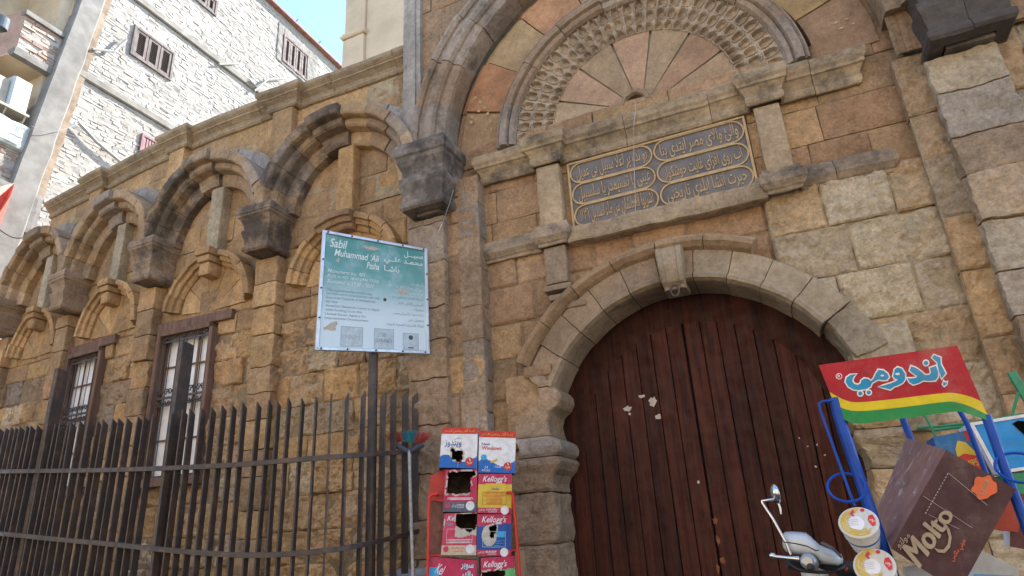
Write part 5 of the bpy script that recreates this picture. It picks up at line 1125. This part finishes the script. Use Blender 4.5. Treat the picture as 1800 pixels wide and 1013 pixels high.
e0 = zl([(50, 265), (735, 168), (1420, 70)], ss); e1 = zl([(158, 530), (300, 605), (430, 632), (700, 610), (1000, 575), (1300, 540), (1420, 545), (1560, 580), (1660, 625)], ss)
e2 = zl([(205, 655), (330, 705), (460, 718), (700, 700), (1000, 665), (1300, 628), (1400, 630), (1540, 670), (1720, 755)], ss); e3 = zl([(235, 730), (300, 800), (400, 838), (560, 835), (900, 790), (1200, 750), (1430, 725), (1600, 770), (1745, 820)], ss)
mb = MB()
for A, B, mt in ((e0, e1, 0), (e1, e2, 3), (e2, e3, 2)):
    v = [PZ(*p) for p in A]+[PZ(*p) for p in B]; n = len(ss); mb.add(v, [(i, i+1, n+i+1, n+i) for i in range(n-1)], mt)
out = e0+e3[::-1]; n = len(out); mb.add([PZ(*p) for p in out]+[PZ(*p, -.012) for p in out], [(i, (i+1) % n, n+(i+1) % n, n+i) for i in range(n)]+[tuple(range(n, 2*n))], 4)
sgn_ = mb.build('sign_board', [i_lred, i_lblue, i_lgreen, i_lyel, i_gry], bk)
GL = [[(1190, 165), (1255, 190), (1258, 255), (1306, 345), (1268, 393), (1240, 318), (1222, 237), (1174, 190)], [(1288, 424), (1302, 440), (1322, 430), (1312, 455), (1292, 470), (1280, 455)],
 [(1152, 292), (1210, 272), (1232, 330), (1228, 385), (1205, 415), (1150, 420), (1085, 416), (1040, 440), (985, 456), (948, 432), (930, 394), (960, 396), (1022, 390), (1020, 368), (985, 345), (952, 318), (965, 275), (1012, 292), (1070, 332), (1102, 362), (1140, 362), (1162, 342)],
 [(795, 345), (802, 308), (832, 286), (872, 300), (905, 350), (906, 405), (880, 440), (832, 465), (800, 474), (760, 505), (700, 490), (640, 480), (690, 466), (770, 442), (822, 420), (832, 405), (800, 395), (787, 375)],
 [(590, 405), (615, 352), (640, 312), (690, 316), (732, 350), (746, 384), (725, 410), (680, 413), (640, 406), (602, 425), (577, 442), (562, 478), (520, 500), (450, 511), (395, 505), (345, 475), (317, 430), (327, 388), (362, 362), (424, 352), (392, 385), (382, 420), (402, 450), (438, 460), (466, 444), (472, 418), (500, 396), (540, 402), (566, 422)]]
GD = [(1112, 243, 22, 22), (463, 545, 21, 20), (546, 535, 21, 19)]; GH = [(832, 352, 24, 12), (680, 368, 18, 9)]
cir = lambda x, y, a, b, n=20: [(x+a*math.cos(2*math.pi*k/n), y+b*math.sin(2*math.pi*k/n)) for k in range(n)]
def zpoly(mb, pts, h, mt):
    tri = geometry.tessellate_polygon([[Vector((p[0], p[1], 0)) for p in pts]]); mb.add([PZ(*p, h) for p in pts], [tuple(q) for q in tri], mt)
mb = MB(); hh = .002
def grow(pts, w):        # outline pushed outward by w, corners mitred
    p = np.array(pts, float); n = len(p); A = .5*sum(p[k][0]*p[(k+1) % n][1]-p[(k+1) % n][0]*p[k][1] for k in range(n)); out = []
    for k in range(n):
        e0 = p[k]-p[k-1]; e1 = p[(k+1) % n]-p[k]; n0 = np.array([e0[1], -e0[0]])/np.hypot(*e0); n1 = np.array([e1[1], -e1[0]])/np.hypot(*e1); m = n0+n1; m = m/max(.55, m.dot(n0)); out.append(tuple(p[k]+m*w*(1 if A > 0 else -1)))
    return out
for k, g in enumerate(GL+[cir(*d) for d in GD]): zpoly(mb, grow(g, 13), .002+.0001*k, 0)
for g in GL+[cir(*d) for d in GD]: zpoly(mb, g, .0035, 1)
for d in GH: zpoly(mb, cir(*d), .0042, 0)
c0, c1 = cir(252, 375, 32, 30), cir(252, 375, 26, 24); n = 20; mb.add([PZ(*p, .002) for p in c0+c1], [(i, (i+1) % n, n+(i+1) % n, n+i) for i in range(n)], 0)
FR_ = Frame(PZ(240, 390), PZ(266, 387), PZ(238, 362), PZ(264, 359)); FR_.n = np.array([0, -1., 0]); FR_.text(mb, 'R', 0, 0, 1, 1, .002, 0, bold=.03)
mb.build('lettering', [i_white, i_lblue], sgn_)
m_blue = plain('blue_enamel', (.008, .062, .36), .4, var=.15, spec=.25)
def post(px, r, Y0=RY, name='post'):
    mb = MB(); q = [at(x, y, Y0) for x, y in px]; tube(mb, q, r, 10); mb.build(name, m_blue, bk)
post([(1466, 700), (1475, 735), (1520, 868), (1562, 990), (1600, 1100)], .017, RY+.012); post([(1733, 730), (1768, 830), (1800, 915), (1845, 1040)], .013, RY+.012); post([(1577, 700), (1590, 745), (1612, 800)], .011, RY+.33); post([(1668, 690), (1700, 745), (1740, 850)], .008, RY+.35)
post([(1470, 704), (1446, 706), (1440, 710), (1442, 722), (1470, 800), (1492, 862), (1503, 890)], .0045, RY+.0, 'wire')
for (cx, cy, rx) in ((1488, 857, .052), (1792, 822, .055)):
    c = at(cx, cy, RY-.02); mb = MB(); tube(mb, [c+np.array([rx*math.cos(q), .045*math.sin(q)*.7, .042*math.sin(q)]) for q in np.linspace(0, 2*math.pi, 33)[:-1]], .0042, 6, closed=True); mb.build('cup_ring', m_blue, bk)
# noodle cups lying in the rings
m_cup = plain('cup_white', (.66, .66, .64), .4)
for k, (cx, cy, r) in enumerate(((1509, 919, .052), (1537, 995, .053))):
    c = at(cx, cy, RY-.08); ax = np.array([.10, .78, -.61]) if k == 0 else np.array([.14, .80, -.58]); ax /= np.linalg.norm(ax)
    cp = thing('noodle_cup', tuple(c), ('upper' if k == 0 else 'lower')+' noodle cup with a yellow and red printed lid hooked on the blue rack', 'noodle cup', 'noodle cups on the blue rack')
    mb = MB(); lathe(mb, c, ax, [(r*.99, .002), (r*.95, .012), (r*.93, .04), (r*.92, .041), (r*.90, .05), (r*.89, .051), (r*.72, .10), (r*.70, .102)], 36, [0, 0, 1, 1, 1, 2, 2]); body = mb.build('cup_body', [m_cup, i_blue, m_cup], cp, smooth=False)
    mb = MB(); u, w_ = lathe(mb, c, ax, [(r*.97, -.003), (r, -.002), (r*1.03, .0), (r*1.03, .004), (r*.99, .006)], 40); lid = mb.build('lid', plain('lid_film', (.56, .56, .53), .25, var=.1, vs=40), cp)
    rt_ = np.array([1, 0, 0.])-ax*ax[0]; rt_ /= np.linalg.norm(rt_); up_ = np.cross(rt_, ax); up_ = up_ if up_[2] > 0 else -up_
    lf = Frame(c-rt_*r-up_*r, c+rt_*r-up_*r, c-rt_*r+up_*r, c+rt_*r+up_*r); lf.n = -ax; mb = MB(); h = .0036
    a_ = np.linspace(math.radians(75), math.radians(300), 30); lf.poly(mb, [(.5+.46*math.cos(q), .5+.46*math.sin(q)) for q in a_]+[(.43+.27*math.cos(q), .5+.30*math.sin(q)) for q in a_[::-1]], h-.0004, 0)
    for j in range(60):                              # tangled noodles along the left rim
        q0 = math.radians(rng.uniform(95, 290)); rr = rng.uniform(.27, .44); L = rng.uniform(.25, .7); pts = [(.5+rr*math.cos(q0+L*t)+.012*math.sin(t*9+j), .5+rr*math.sin(q0+L*t)) for t in np.linspace(0, 1, 8)]
        w2 = .016; lf.poly(mb, [(x, y) for x, y in pts]+[(.5+(x-.5)*(1-w2*5), .5+(y-.5)*(1-w2*5)) for x, y in reversed(pts)], h+.00002*j, 0 if j % 3 else 1)
    lf.poly(mb, [(.74, .52), (.80, .66), (.90, .68), (.94, .50), (.90, .34), (.82, .30), (.78, .40)], h+.001, 2); lf.disc(mb, .68, .86, .055, h+.001, 2); lf.text(mb, 'إندومي', .79, .40, .92, .58, h+.0015, 3, ar=True, bold=.02, rot=-60)
    lf.poly(mb, [(.34, .80), (.44, .92), (.48, .84), (.42, .76), (.46, .70), (.40, .68)], h+.001, 4)
    lf.poly(mb, [(.45+.2*math.cos(q), .46+.24*math.sin(q)) for q in np.linspace(0, 6.2, 24)], h+.0008, 3)
    for j in range(4): lf.rect(mb, .26, .40+.055*j, .50, .415+.055*j, h+.0012, 5)
    mb.build('lid_print', [ink('noodle_gold', (.58, .42, .10)), ink('noodle_pale', (.62, .52, .26)), i_red, i_white, i_pnk, ink('noodle_text', (.45, .46, .50))], lid)
# big brown croissant carton, tilted in the rack
MA, MBp, MD = at(1663, 791, RY-.06), at(1786, 860, RY-.06), at(1566, 964, RY-.06); MC = MD+MBp-MA
bA, bD = at(1594, 770, RY+.30), at(1540, 899, RY+.30); bB = MBp+(bA-MA); bC = MC+(bD-MD)
ct = thing('croissant_carton', tuple(MC), 'big dark brown carton tilted in the blue rack and wrapped in clear film', 'carton')
m_br = ink('brown_print', (.066, .031, .036), .5); m_br2 = ink('brown_side', (.24, .135, .12), .5)
FM = Frame(MD, MC, MA, MBp); FM.n = -FM.n if FM.n[1] > 0 else FM.n   # s runs down the long side, t from lower-left edge to upper
def grid4(a, b, c, d, mb, mt, n=12):
    S, T = np.meshgrid(np.linspace(0, 1, n+1), np.linspace(0, 1, n+1), indexing='ij'); fr = Frame(a, b, c, d); f = fr.P(S, T).reshape(-1, 3); f = f+fr.n*(fbm(f, 6, 2)*.006)[:, None]*(np.minimum(np.minimum(S, 1-S), np.minimum(T, 1-T)).ravel()*6).clip(0, 1)[:, None]; mb.grid(f.reshape(n+1, n+1, 3), mt)
mb = MB(); grid4(MD, MC, MA, MBp, mb, 0); fp = mb.build('front_panel', [m_br], ct)
mb = MB(); grid4(bD, MD, bA, MA, mb, 0); mb.build('side_panel', [m_br2], ct)
mb = MB(); mb.add([MA, MBp, bB, bA, MD, MC, bC, bD], [(0, 1, 2, 3), (4, 5, 6, 7), (1, 5, 6, 2), (3, 2, 6, 7)]); mb.build('carton_body', [m_br2], ct)
ic = ink('carton_beige_ink', (.34, .27, .20)); io = ink('carton_orange_ink', (.62, .13, .05)); iw = ink('crease_white', (.40, .34, .33))
# letters run along the lower-left edge, baseline turned to the long axis of the front
e_s = (MC-MD)/np.linalg.norm(MC-MD); e_t = (MA-MD)/np.linalg.norm(MA-MD)
mb = MB(); FT = Frame(at(1613, 1004, RY-.0602), at(1666, 922, RY-.0602), at(1585, 968, RY-.0602), at(1640, 905, RY-.0602)); FT.n = FM.n; [FT.text(mb, 'Molto', .06+u, .0+v_, 1.2+u, 1.1+v_, .011+.0004*k, 0, bold=.0) for k, (u, v_) in enumerate(((0, 0), (.022, 0), (-.022, 0), (0, .022), (0, -.022), (.015, .015), (-.015, -.015)))]; FT.text(mb, 'مولتو', -.02, 1.06, .34, 1.42, .008, 0, ar=True, bold=.03)
q = [at(x, y, RY-.0602)+FM.n*.008 for x, y in ((1640, 962), (1648, 971), (1660, 972), (1669, 962), (1672, 945), (1668, 930), (1660, 918))]; q2 = [at(x, y, RY-.0602)+FM.n*.008 for x, y in ((1640, 962), (1649, 966), (1658, 966), (1665, 957), (1667, 944), (1663, 931), (1656, 922))]; n = len(q); mb.add(np.array(q+q2), [(i, i+1, n+i+1, n+i) for i in range(n-1)], 0)
cl = at(1729, 857, RY-.0602)+FM.n*.008; eu = (at(1742, 838, RY-.06)-at(1716, 872, RY-.06)); eu /= np.linalg.norm(eu); ev = np.cross(FM.n, eu); v = [cl+eu*(.033*(1+.13*math.sin(6*t)))*math.cos(t)+ev*.026*(1+.13*math.cos(5*t))*math.sin(t) for t in np.linspace(0, 2*math.pi, 41)[:-1]]; mb.add(np.array(v), [tuple(range(40))], 1)
FO = Frame(cl-eu*.022-ev*.012+FM.n*.001, cl+eu*.022-ev*.012+FM.n*.001, cl-eu*.022+ev*.012+FM.n*.001, cl+eu*.022+ev*.012+FM.n*.001); FO.n = FM.n; FO.text(mb, 'ميني', 0, 0, 1, 1, .0005, 0, ar=True, bold=.02)
FT2 = Frame(at(1678, 990, RY-.0602), at(1700, 955, RY-.0602), at(1668, 982, RY-.0602), at(1690, 945, RY-.0602)); FT2.n = FM.n; FT2.text(mb, 'ميني ماكس', 0, 0, 1, 1, .008, 1, ar=True, bold=.02)
def dash(p, q, n, r=.0011):
    a, b = at(*p, RY-.0602)+FM.n*.0085, at(*q, RY-.0602)+FM.n*.0085
    for k in range(n):
        t0, t1 = (k+.15)/n, (k+.7)/n
        if n == 1: t0, t1 = 0, 1
        tube(mb, [a+(b-a)*t0, a+(b-a)*t1], r, 4, 2)
dash((1666, 832), (1625, 905), 14); dash((1666, 832), (1735, 889), 1, .0007); dash((1622, 872), (1708, 928), 1, .0006); dash((1632, 905), (1685, 930), 1, .0006)
mb.build('print', [ic, io, iw], fp)
def film():
    t = NT('clear_film'); b = t.b; b.inputs['Base Color'].default_value = (.8, .8, .82, 1); b.inputs['Roughness'].default_value = .12; nb = t.bump(t.noise(18, 5, .6, dist=1.5), .9, .02)
    t.set(b.inputs['Normal'], nb); t.set(b.inputs['Alpha'], t.ramp(t.noise(11, 6, .7, dist=2.), .52, .75, .02, .55)); return t.m
mb = MB(); off = np.array([-.012, -.004, .012])
S, T = np.meshgrid(np.linspace(0, 1, 14), np.linspace(0, 1, 14), indexing='ij'); fr = Frame(bD+off*1.8, MD+off, bA+off*2, MA+off*.6); f = fr.P(S, T).reshape(-1, 3); f = f+nvec(f, 14, 3)*.012; mb.grid(f.reshape(14, 14, 3))
fr = Frame(bA+off*2, MA+off*.6, bA+off*2+[0.01, 0, .03], MA+[.01, 0, .008]); S, T = np.meshgrid(np.linspace(0, 1, 14), np.linspace(0, 1, 5), indexing='ij'); f = fr.P(S, T).reshape(-1, 3); f = f+nvec(f, 14, 3)*.014; mb.grid(f.reshape(14, 5, 3)); mb.build('film_wrap', film(), ct)
# goods behind: crisps box, blue tray, packs, green wire
def slab(name, px, Y, d, mats, label, cat, deco=None, group=None, back=0):
    p = [at(x, y, Y) for x, y in px]; F = Frame(*p); F.n = -F.n if F.n[1] > 0 else F.n; c = [F.P(a, b) for a, b in ((0, 0), (1, 0), (1, 1), (0, 1))]; v = np.array(c+[q-F.n*d for q in c]); v = v+nvec(v, 5, 2)*.004
    mb = MB(); mb.add(v, [(0, 1, 2, 3), (4, 5, 6, 7), (0, 3, 7, 4), (3, 2, 6, 7), (0, 1, 5, 4), (1, 2, 6, 5)], [0]+[min(1, len(mats)-1)]*5)
    if deco:
        r = thing(name, tuple(c[0]), label, cat, group); o = mb.build('box_body', mats, r); mb = MB(); deco(F, mb); mb.build('print', MATS, o)
    else: r = mb.build(name, mats, None); tag(r, label, cat, group); origin_to(r, c[0])
    return r
i_sky = ink('tray_sky_blue', (.02, .26, .62), .4)
def dc(F, mb):
    F.poly(mb, [(.42, .45), (.46, .70), (.58, .84), (.76, .78), (.92, .56), (.96, .40), (.72, .36)], .002, YL); F.poly(mb, [(.38, .30), (.40, .52), (.62, .58), (.90, .50), (.98, .30), (.84, .14), (.60, .10)], .003, RD); F.text(mb, 'CHIPS', .46, .30, .88, .44, .004, YL, bold=.02, rot=6); F.rect(mb, .80, .80, .95, .99, .003, RD)
slab('crisps_box', [(1668, 858), (1742, 846), (1640, 769), (1706, 755)], -2.55, .18, [ink('crisps_blue', (.03, .15, .34)), i_dkb], 'blue crisps box with a yellow and red emblem behind the brown carton', 'box', dc)
def dt(F, mb):
    F.ring(mb, .0, .0, 1, 1, .05, .004, WH); F.poly(mb, [(.52, .86), (.60, .90), (.72, .86), (.84, .93), (1.0, .9), (1.0, .06), (.82, .14), (.74, .30), (.68, .40)], .003, BK)
slab('snack_tray', [(1752, 834), (1880, 815), (1703, 744), (1840, 722)], -2.6, .2, [i_sky, i_white], 'sky blue tray box with white rim and a torn black opening', 'box', dt)
slab('green_pack', [(1775, 870), (1880, 862), (1760, 836), (1880, 822)], -2.62, .12, [ink('pack_green', (.03, .22, .10), .3)], 'glossy green pack below the sky blue tray box', 'pack')
slab('orange_pack', [(1716, 925), (1790, 936), (1752, 860), (1800, 880)], -2.75, .08, [ink('pack_orange', (.34, .045, .025), .3), i_mag], 'crumpled orange red pack right of the brown carton', 'pack')
slab('striped_pack', [(1775, 960), (1850, 975), (1778, 868), (1850, 872)], -2.7, .08, [ink('pack_maroon', (.10, .028, .03), .3), i_white], 'dark maroon pack with white edge by the right rack post', 'pack')
slab('flat_carton', [(1690, 1060), (1800, 1075), (1722, 966), (1788, 1000)], -2.85, .2, [ink('carton_offwhite', (.50, .50, .50), .5), i_white], 'off white flat carton with a pink band at the bottom right corner', 'carton', lambda F, mb: (F.poly(mb, [(.0, .0), (.0, .42), (1, .70), (1, .0)], .003, PK), F.poly(mb, [(.05, .52), (.9, .78), (.9, .80), (.05, .55)], .002, TE)))
slab('foil_pack', [(1598, 1060), (1668, 1060), (1590, 1000), (1640, 992)], -3.0, .06, [ink('pack_silver', (.42, .42, .42), .35)], 'silver grey pack under the tilted brown carton', 'pack')
gw = thing('wire_stand', tuple(at(1700, 860, -2.4)*[1, 1, 0]), 'thin green wire stand behind the blue rack', 'stand'); m_gw = plain('green_wire', (.02, .20, .09), .4)
for px in ([(1618, 715), (1640, 757), (1668, 830), (1690, 900)], [(1612, 753), (1660, 749), (1725, 742), (1800, 728), (1860, 718)], [(1640, 757), (1730, 746)], [(1790, 690), (1775, 745), (1800, 850)]):
    mb = MB(); tube(mb, [at(x, y, -2.38) for x, y in px], .006, 6); mb.build('wire', m_gw, gw)
p0, p1 = at(1778, 655, -2.2), at(1806, 702, -2.2); mb = MB(); bar(mb, p0, p1+(p1-p0)*3, .032, .02, (1, 0, 0)); o = mb.build('painted_stick', plain('green_paint', (.03, .22, .12), .5, var=.25, vs=20), None); tag(o, 'loose green painted stick poking up at the right edge', 'stick'); origin_to(o, p1)

# ------------------------------------------------------------------ scooter by the gate
SY = -2.55
def sp(x, y, d=0.0): return at(x, y, SY+d)
sc0 = sp(1440, 985)
ST = thing('motor_scooter', (sc0[0], SY, 0), 'silver motor scooter with chrome mirror parked before the wooden gate', 'scooter')
def paint():
    t = NT('silver_paint'); c = t.mix(t.ramp(t.noise(3, 5), .3, .7), rgb(.52, .56, .59), rgb(.62, .66, .69)); t.b.inputs['Coat Weight'].default_value = .4; return t.out(c, t.ramp(t.noise(25, 6), .3, .7, .3, .45), None, .1)
m_sil = paint(); m_chr = plain('chrome', (.62, .63, .64), .16, 1.0, var=.05); m_blk = plain('black_plastic', (.02, .02, .023), .45); m_rub = plain('grip_rubber', (.03, .03, .032), .8)
# cowl: lofted sections from the left end (upper, blunt) to the right nose
sec = [(268, 640, 690, .02), (275, 570, 722, .06), (300, 552, 760, .085), (360, 548, 785, .10), (430, 553, 795, .11), (510, 563, 800, .115), (560, 602, 802, .115), (605, 648, 815, .115), (650, 690, 872, .11), (700, 712, 893, .105), (780, 745, 903, .095), (850, 775, 906, .08), (876, 790, 890, .06), (888, 825, 862, .02)]
mb = MB(); P = []
k2 = (at(1441, 970, SY)-at(1440, 970, SY))[0]; pw = lambda v, e: math.copysign(abs(v)**e, v)
for x, yt, yb, dp in sec:
    c = sp(1330+x/5.853, 840+(yt+yb)/2/5.853); r = (yb-yt)/2/5.853*k2
    P.append([c+np.array([.15*r*pw(math.sin(q), .6), -dp*pw(math.cos(q), .55), r*pw(math.sin(q), .6)]) for q in np.linspace(0, 2*math.pi, 33)[:-1]])
P = np.array(P); mb.grid(P, 0, wrap=True); mb.add(P[0], [tuple(range(32))]); mb.add(P[-1], [tuple(range(32))]); cw = mb.build('handlebar_cowl', m_sil, ST, smooth=True)
mb = MB(); P = np.array([[sp(1330+x/5.853, 840+y/5.853, -.119) for x, y in ((275, 655), (400, 672), (520, 700), (610, 745), (640, 740))], [sp(1330+x/5.853, 840+y/5.853, -.114) for x, y in ((275, 665), (400, 684), (520, 712), (606, 757), (640, 750))]]); mb.grid(P); mb.build('panel_gap', m_blk, cw)
mb = MB(); P = np.array([[sp(1330+x/5.853, 840+y/5.853, -.116) for x, y in ((668, 885), (750, 893), (838, 905), (880, 878))], [sp(1330+x/5.853, 840+y/5.853, -.10) for x, y in ((650, 935), (740, 960), (820, 955), (872, 905))]]); mb.grid(P); mb.build('lower_cover', m_blk, cw)
mb = MB(); P = np.array([[sp(x, y, -.118)+np.array([0, 0, 0]) for x, y in ((1441, 955), (1462, 966), (1478, 982))], [sp(x, y, -.098) for x, y in ((1446, 952), (1466, 962), (1481, 979))]]); mb.grid(P); mb.build('instrument_glass', plain('smoked_glass', (.10, .09, .08), .12), cw)
def elt(name, pts, r, m, n=10, **k):
    mb = MB(); tube(mb, pts, r, n, **k); return mb.build(name, m, ST, smooth=True)
elt('lever', [sp(1357, 977, -.10), sp(1366, 979, -.11), sp(1385, 981, -.12), sp(1405, 983, -.12)], [.009, .007, .007, .011], m_chr)
mb = MB(); lathe(mb, sp(1358, 977, -.10), (1, 0, 0), [(.003, -.012), (.009, -.009), (.012, 0), (.009, .009), (.003, .012)], 12); mb.build('lever_knob', m_chr, ST, smooth=True)
elt('grip', [sp(1384, 990, -.06), sp(1410, 997, -.04), sp(1425, 1000, -.02)], .019, m_rub, 12)
mb = MB(); lathe(mb, sp(1420, 987, -.16), (0.1, 1, -.1), [(.016, 0), (.026, .004), (.029, .015), (.029, .08)], 20); mb.build('switch_housing', plain('grey_alloy', (.36, .38, .40), .35, .6), ST, smooth=True)
mb = MB(); lathe(mb, sp(1424, 997, -.175), (0.1, 1, -.1), [(.006, 0), (.013, .003), (.013, .02)], 14); mb.build('switch', m_blk, ST)
elt('mirror_stem', [sp(1390, 975, -.1), sp(1382, 955, -.1), sp(1360, 915, -.09), sp(1340, 884, -.08), sp(1339, 881, -.08), sp(1346, 880, -.08), sp(1360, 878, -.07)], .0055, m_chr, 8)
mc = sp(1363, 868, -.06); mb = MB(); lathe(mb, mc, (.93, .30, .12), [(.004, -.018), (.022, -.014), (.036, -.004), (.039, .002), (.037, .006)], 24); mr = mb.build('mirror', m_chr, ST, smooth=True); mr.data.transform(Matrix.Identity(4))
elt('mirror_tail', [sp(1366, 880, -.05), sp(1371, 893, -.05), sp(1373, 904, -.05)], [.006, .005, .004], m_chr, 8)
elt('cable', spline([sp(1386, 990, -.07), sp(1410, 1003, -.1), sp(1450, 1006, -.1), sp(1478, 1000, -.08), sp(1490, 990, -.02)], 6), .006, m_blk, 6)
mb = MB(); lathe(mb, sp(1484, 1000, -.02), (1, .2, 0), [(.02, -.03), (.026, -.02), (.026, .03), (.02, .05)], 14); mb.build('grip_hub', m_blk, ST)
mb = MB(); lathe(mb, sp(1487, 1000, -.055), (0, 1, 0), [(.006, 0), (.008, .01)], 10); mb.build('starter_button', ink('button_red', (.5, .05, .04), .3), ST)
elt('grip', [sp(1484, 998, .0), sp(1515, 1008, .05)], .019, m_rub, 12)
hb = sp(1430, 1000); mb = MB(); tube(mb, [(hb[0], SY, hb[2]), (hb[0]+.02, SY-.05, .62)], [.05, .035], 14); mb.build('steering_column', m_sil, ST, smooth=True)
mb = MB(); P = []
for k in range(9):
    z = hb[2]-.06-k*.075; wdt = .12+.09*math.sin(k/8*math.pi*.8); P.append([(hb[0]+wdt*math.sin(q), SY-.07-.04*k*.3-.11*math.cos(q), z) for q in np.linspace(-1.45, 1.45, 13)])
P = np.array(P); mb.grid(P); mb.build('front_shield', m_sil, ST, smooth=True)
mb = MB(); wc = (hb[0]+.02, SY-.18, .24); tube(mb, [(wc[0], wc[1]+.2*math.cos(q), wc[2]+.2*math.sin(q)) for q in np.linspace(0, 2*math.pi, 29)[:-1]], .04, 10, closed=True); wh = mb.build('wheel', m_rub, ST, smooth=True)
mb = MB(); lathe(mb, (wc[0]-.03, wc[1], wc[2]), (1, 0, 0), [(.05, 0), (.15, .01), (.165, .02), (.165, .04), (.15, .05), (.05, .06)], 24); mb.build('rim', m_chr, wh)
mb = MB(); box(mb, hb[0]-.16, hb[0]+.16, SY+.05, SY+.55, .27, .33); box(mb, hb[0]-.15, hb[0]+.15, SY+.55, SY+1.3, .33, .68); mb.build('footboard', m_blk, ST)
mb = MB(); rblock(mb, hb[0]-.14, hb[0]+.14, SY+.55, SY+1.3, .685, .80, (1, 1, 1, 0), .05, .004, .05); mb.build('saddle', m_rub, ST)
mb = MB(); tube(mb, [(wc[0], SY+1.05+.2*math.cos(q), .24+.2*math.sin(q)) for q in np.linspace(0, 2*math.pi, 29)[:-1]], .04, 10, closed=True); mb.build('wheel', m_rub, ST, smooth=True)

# ------------------------------------------------------------------ loose wires over the front
def wire(pts, r, lab, m): mb = MB(); tube(mb, spline(pts, 6), r, 5); o = mb.build('wire', m, None); origin_to(o, pts[0]); tag(o, lab, 'wire'); return o
wire([at(797, 335, -.42), at(786, 370, -.3), at(772, 405, -.25), at(752, 440, -.6)], .004, 'thin pale wire from the dark capital down to the sign', M['alu'])
wire([at(1116, 178, .02), at(1117, 195, .0), at(1114, 222, -.02), at(1114, 260, .12), at(1116, 330, .13), at(1118, 400, .05)], .0032, 'frayed pale cord hanging from the small niche across the inscription', M['paper'])
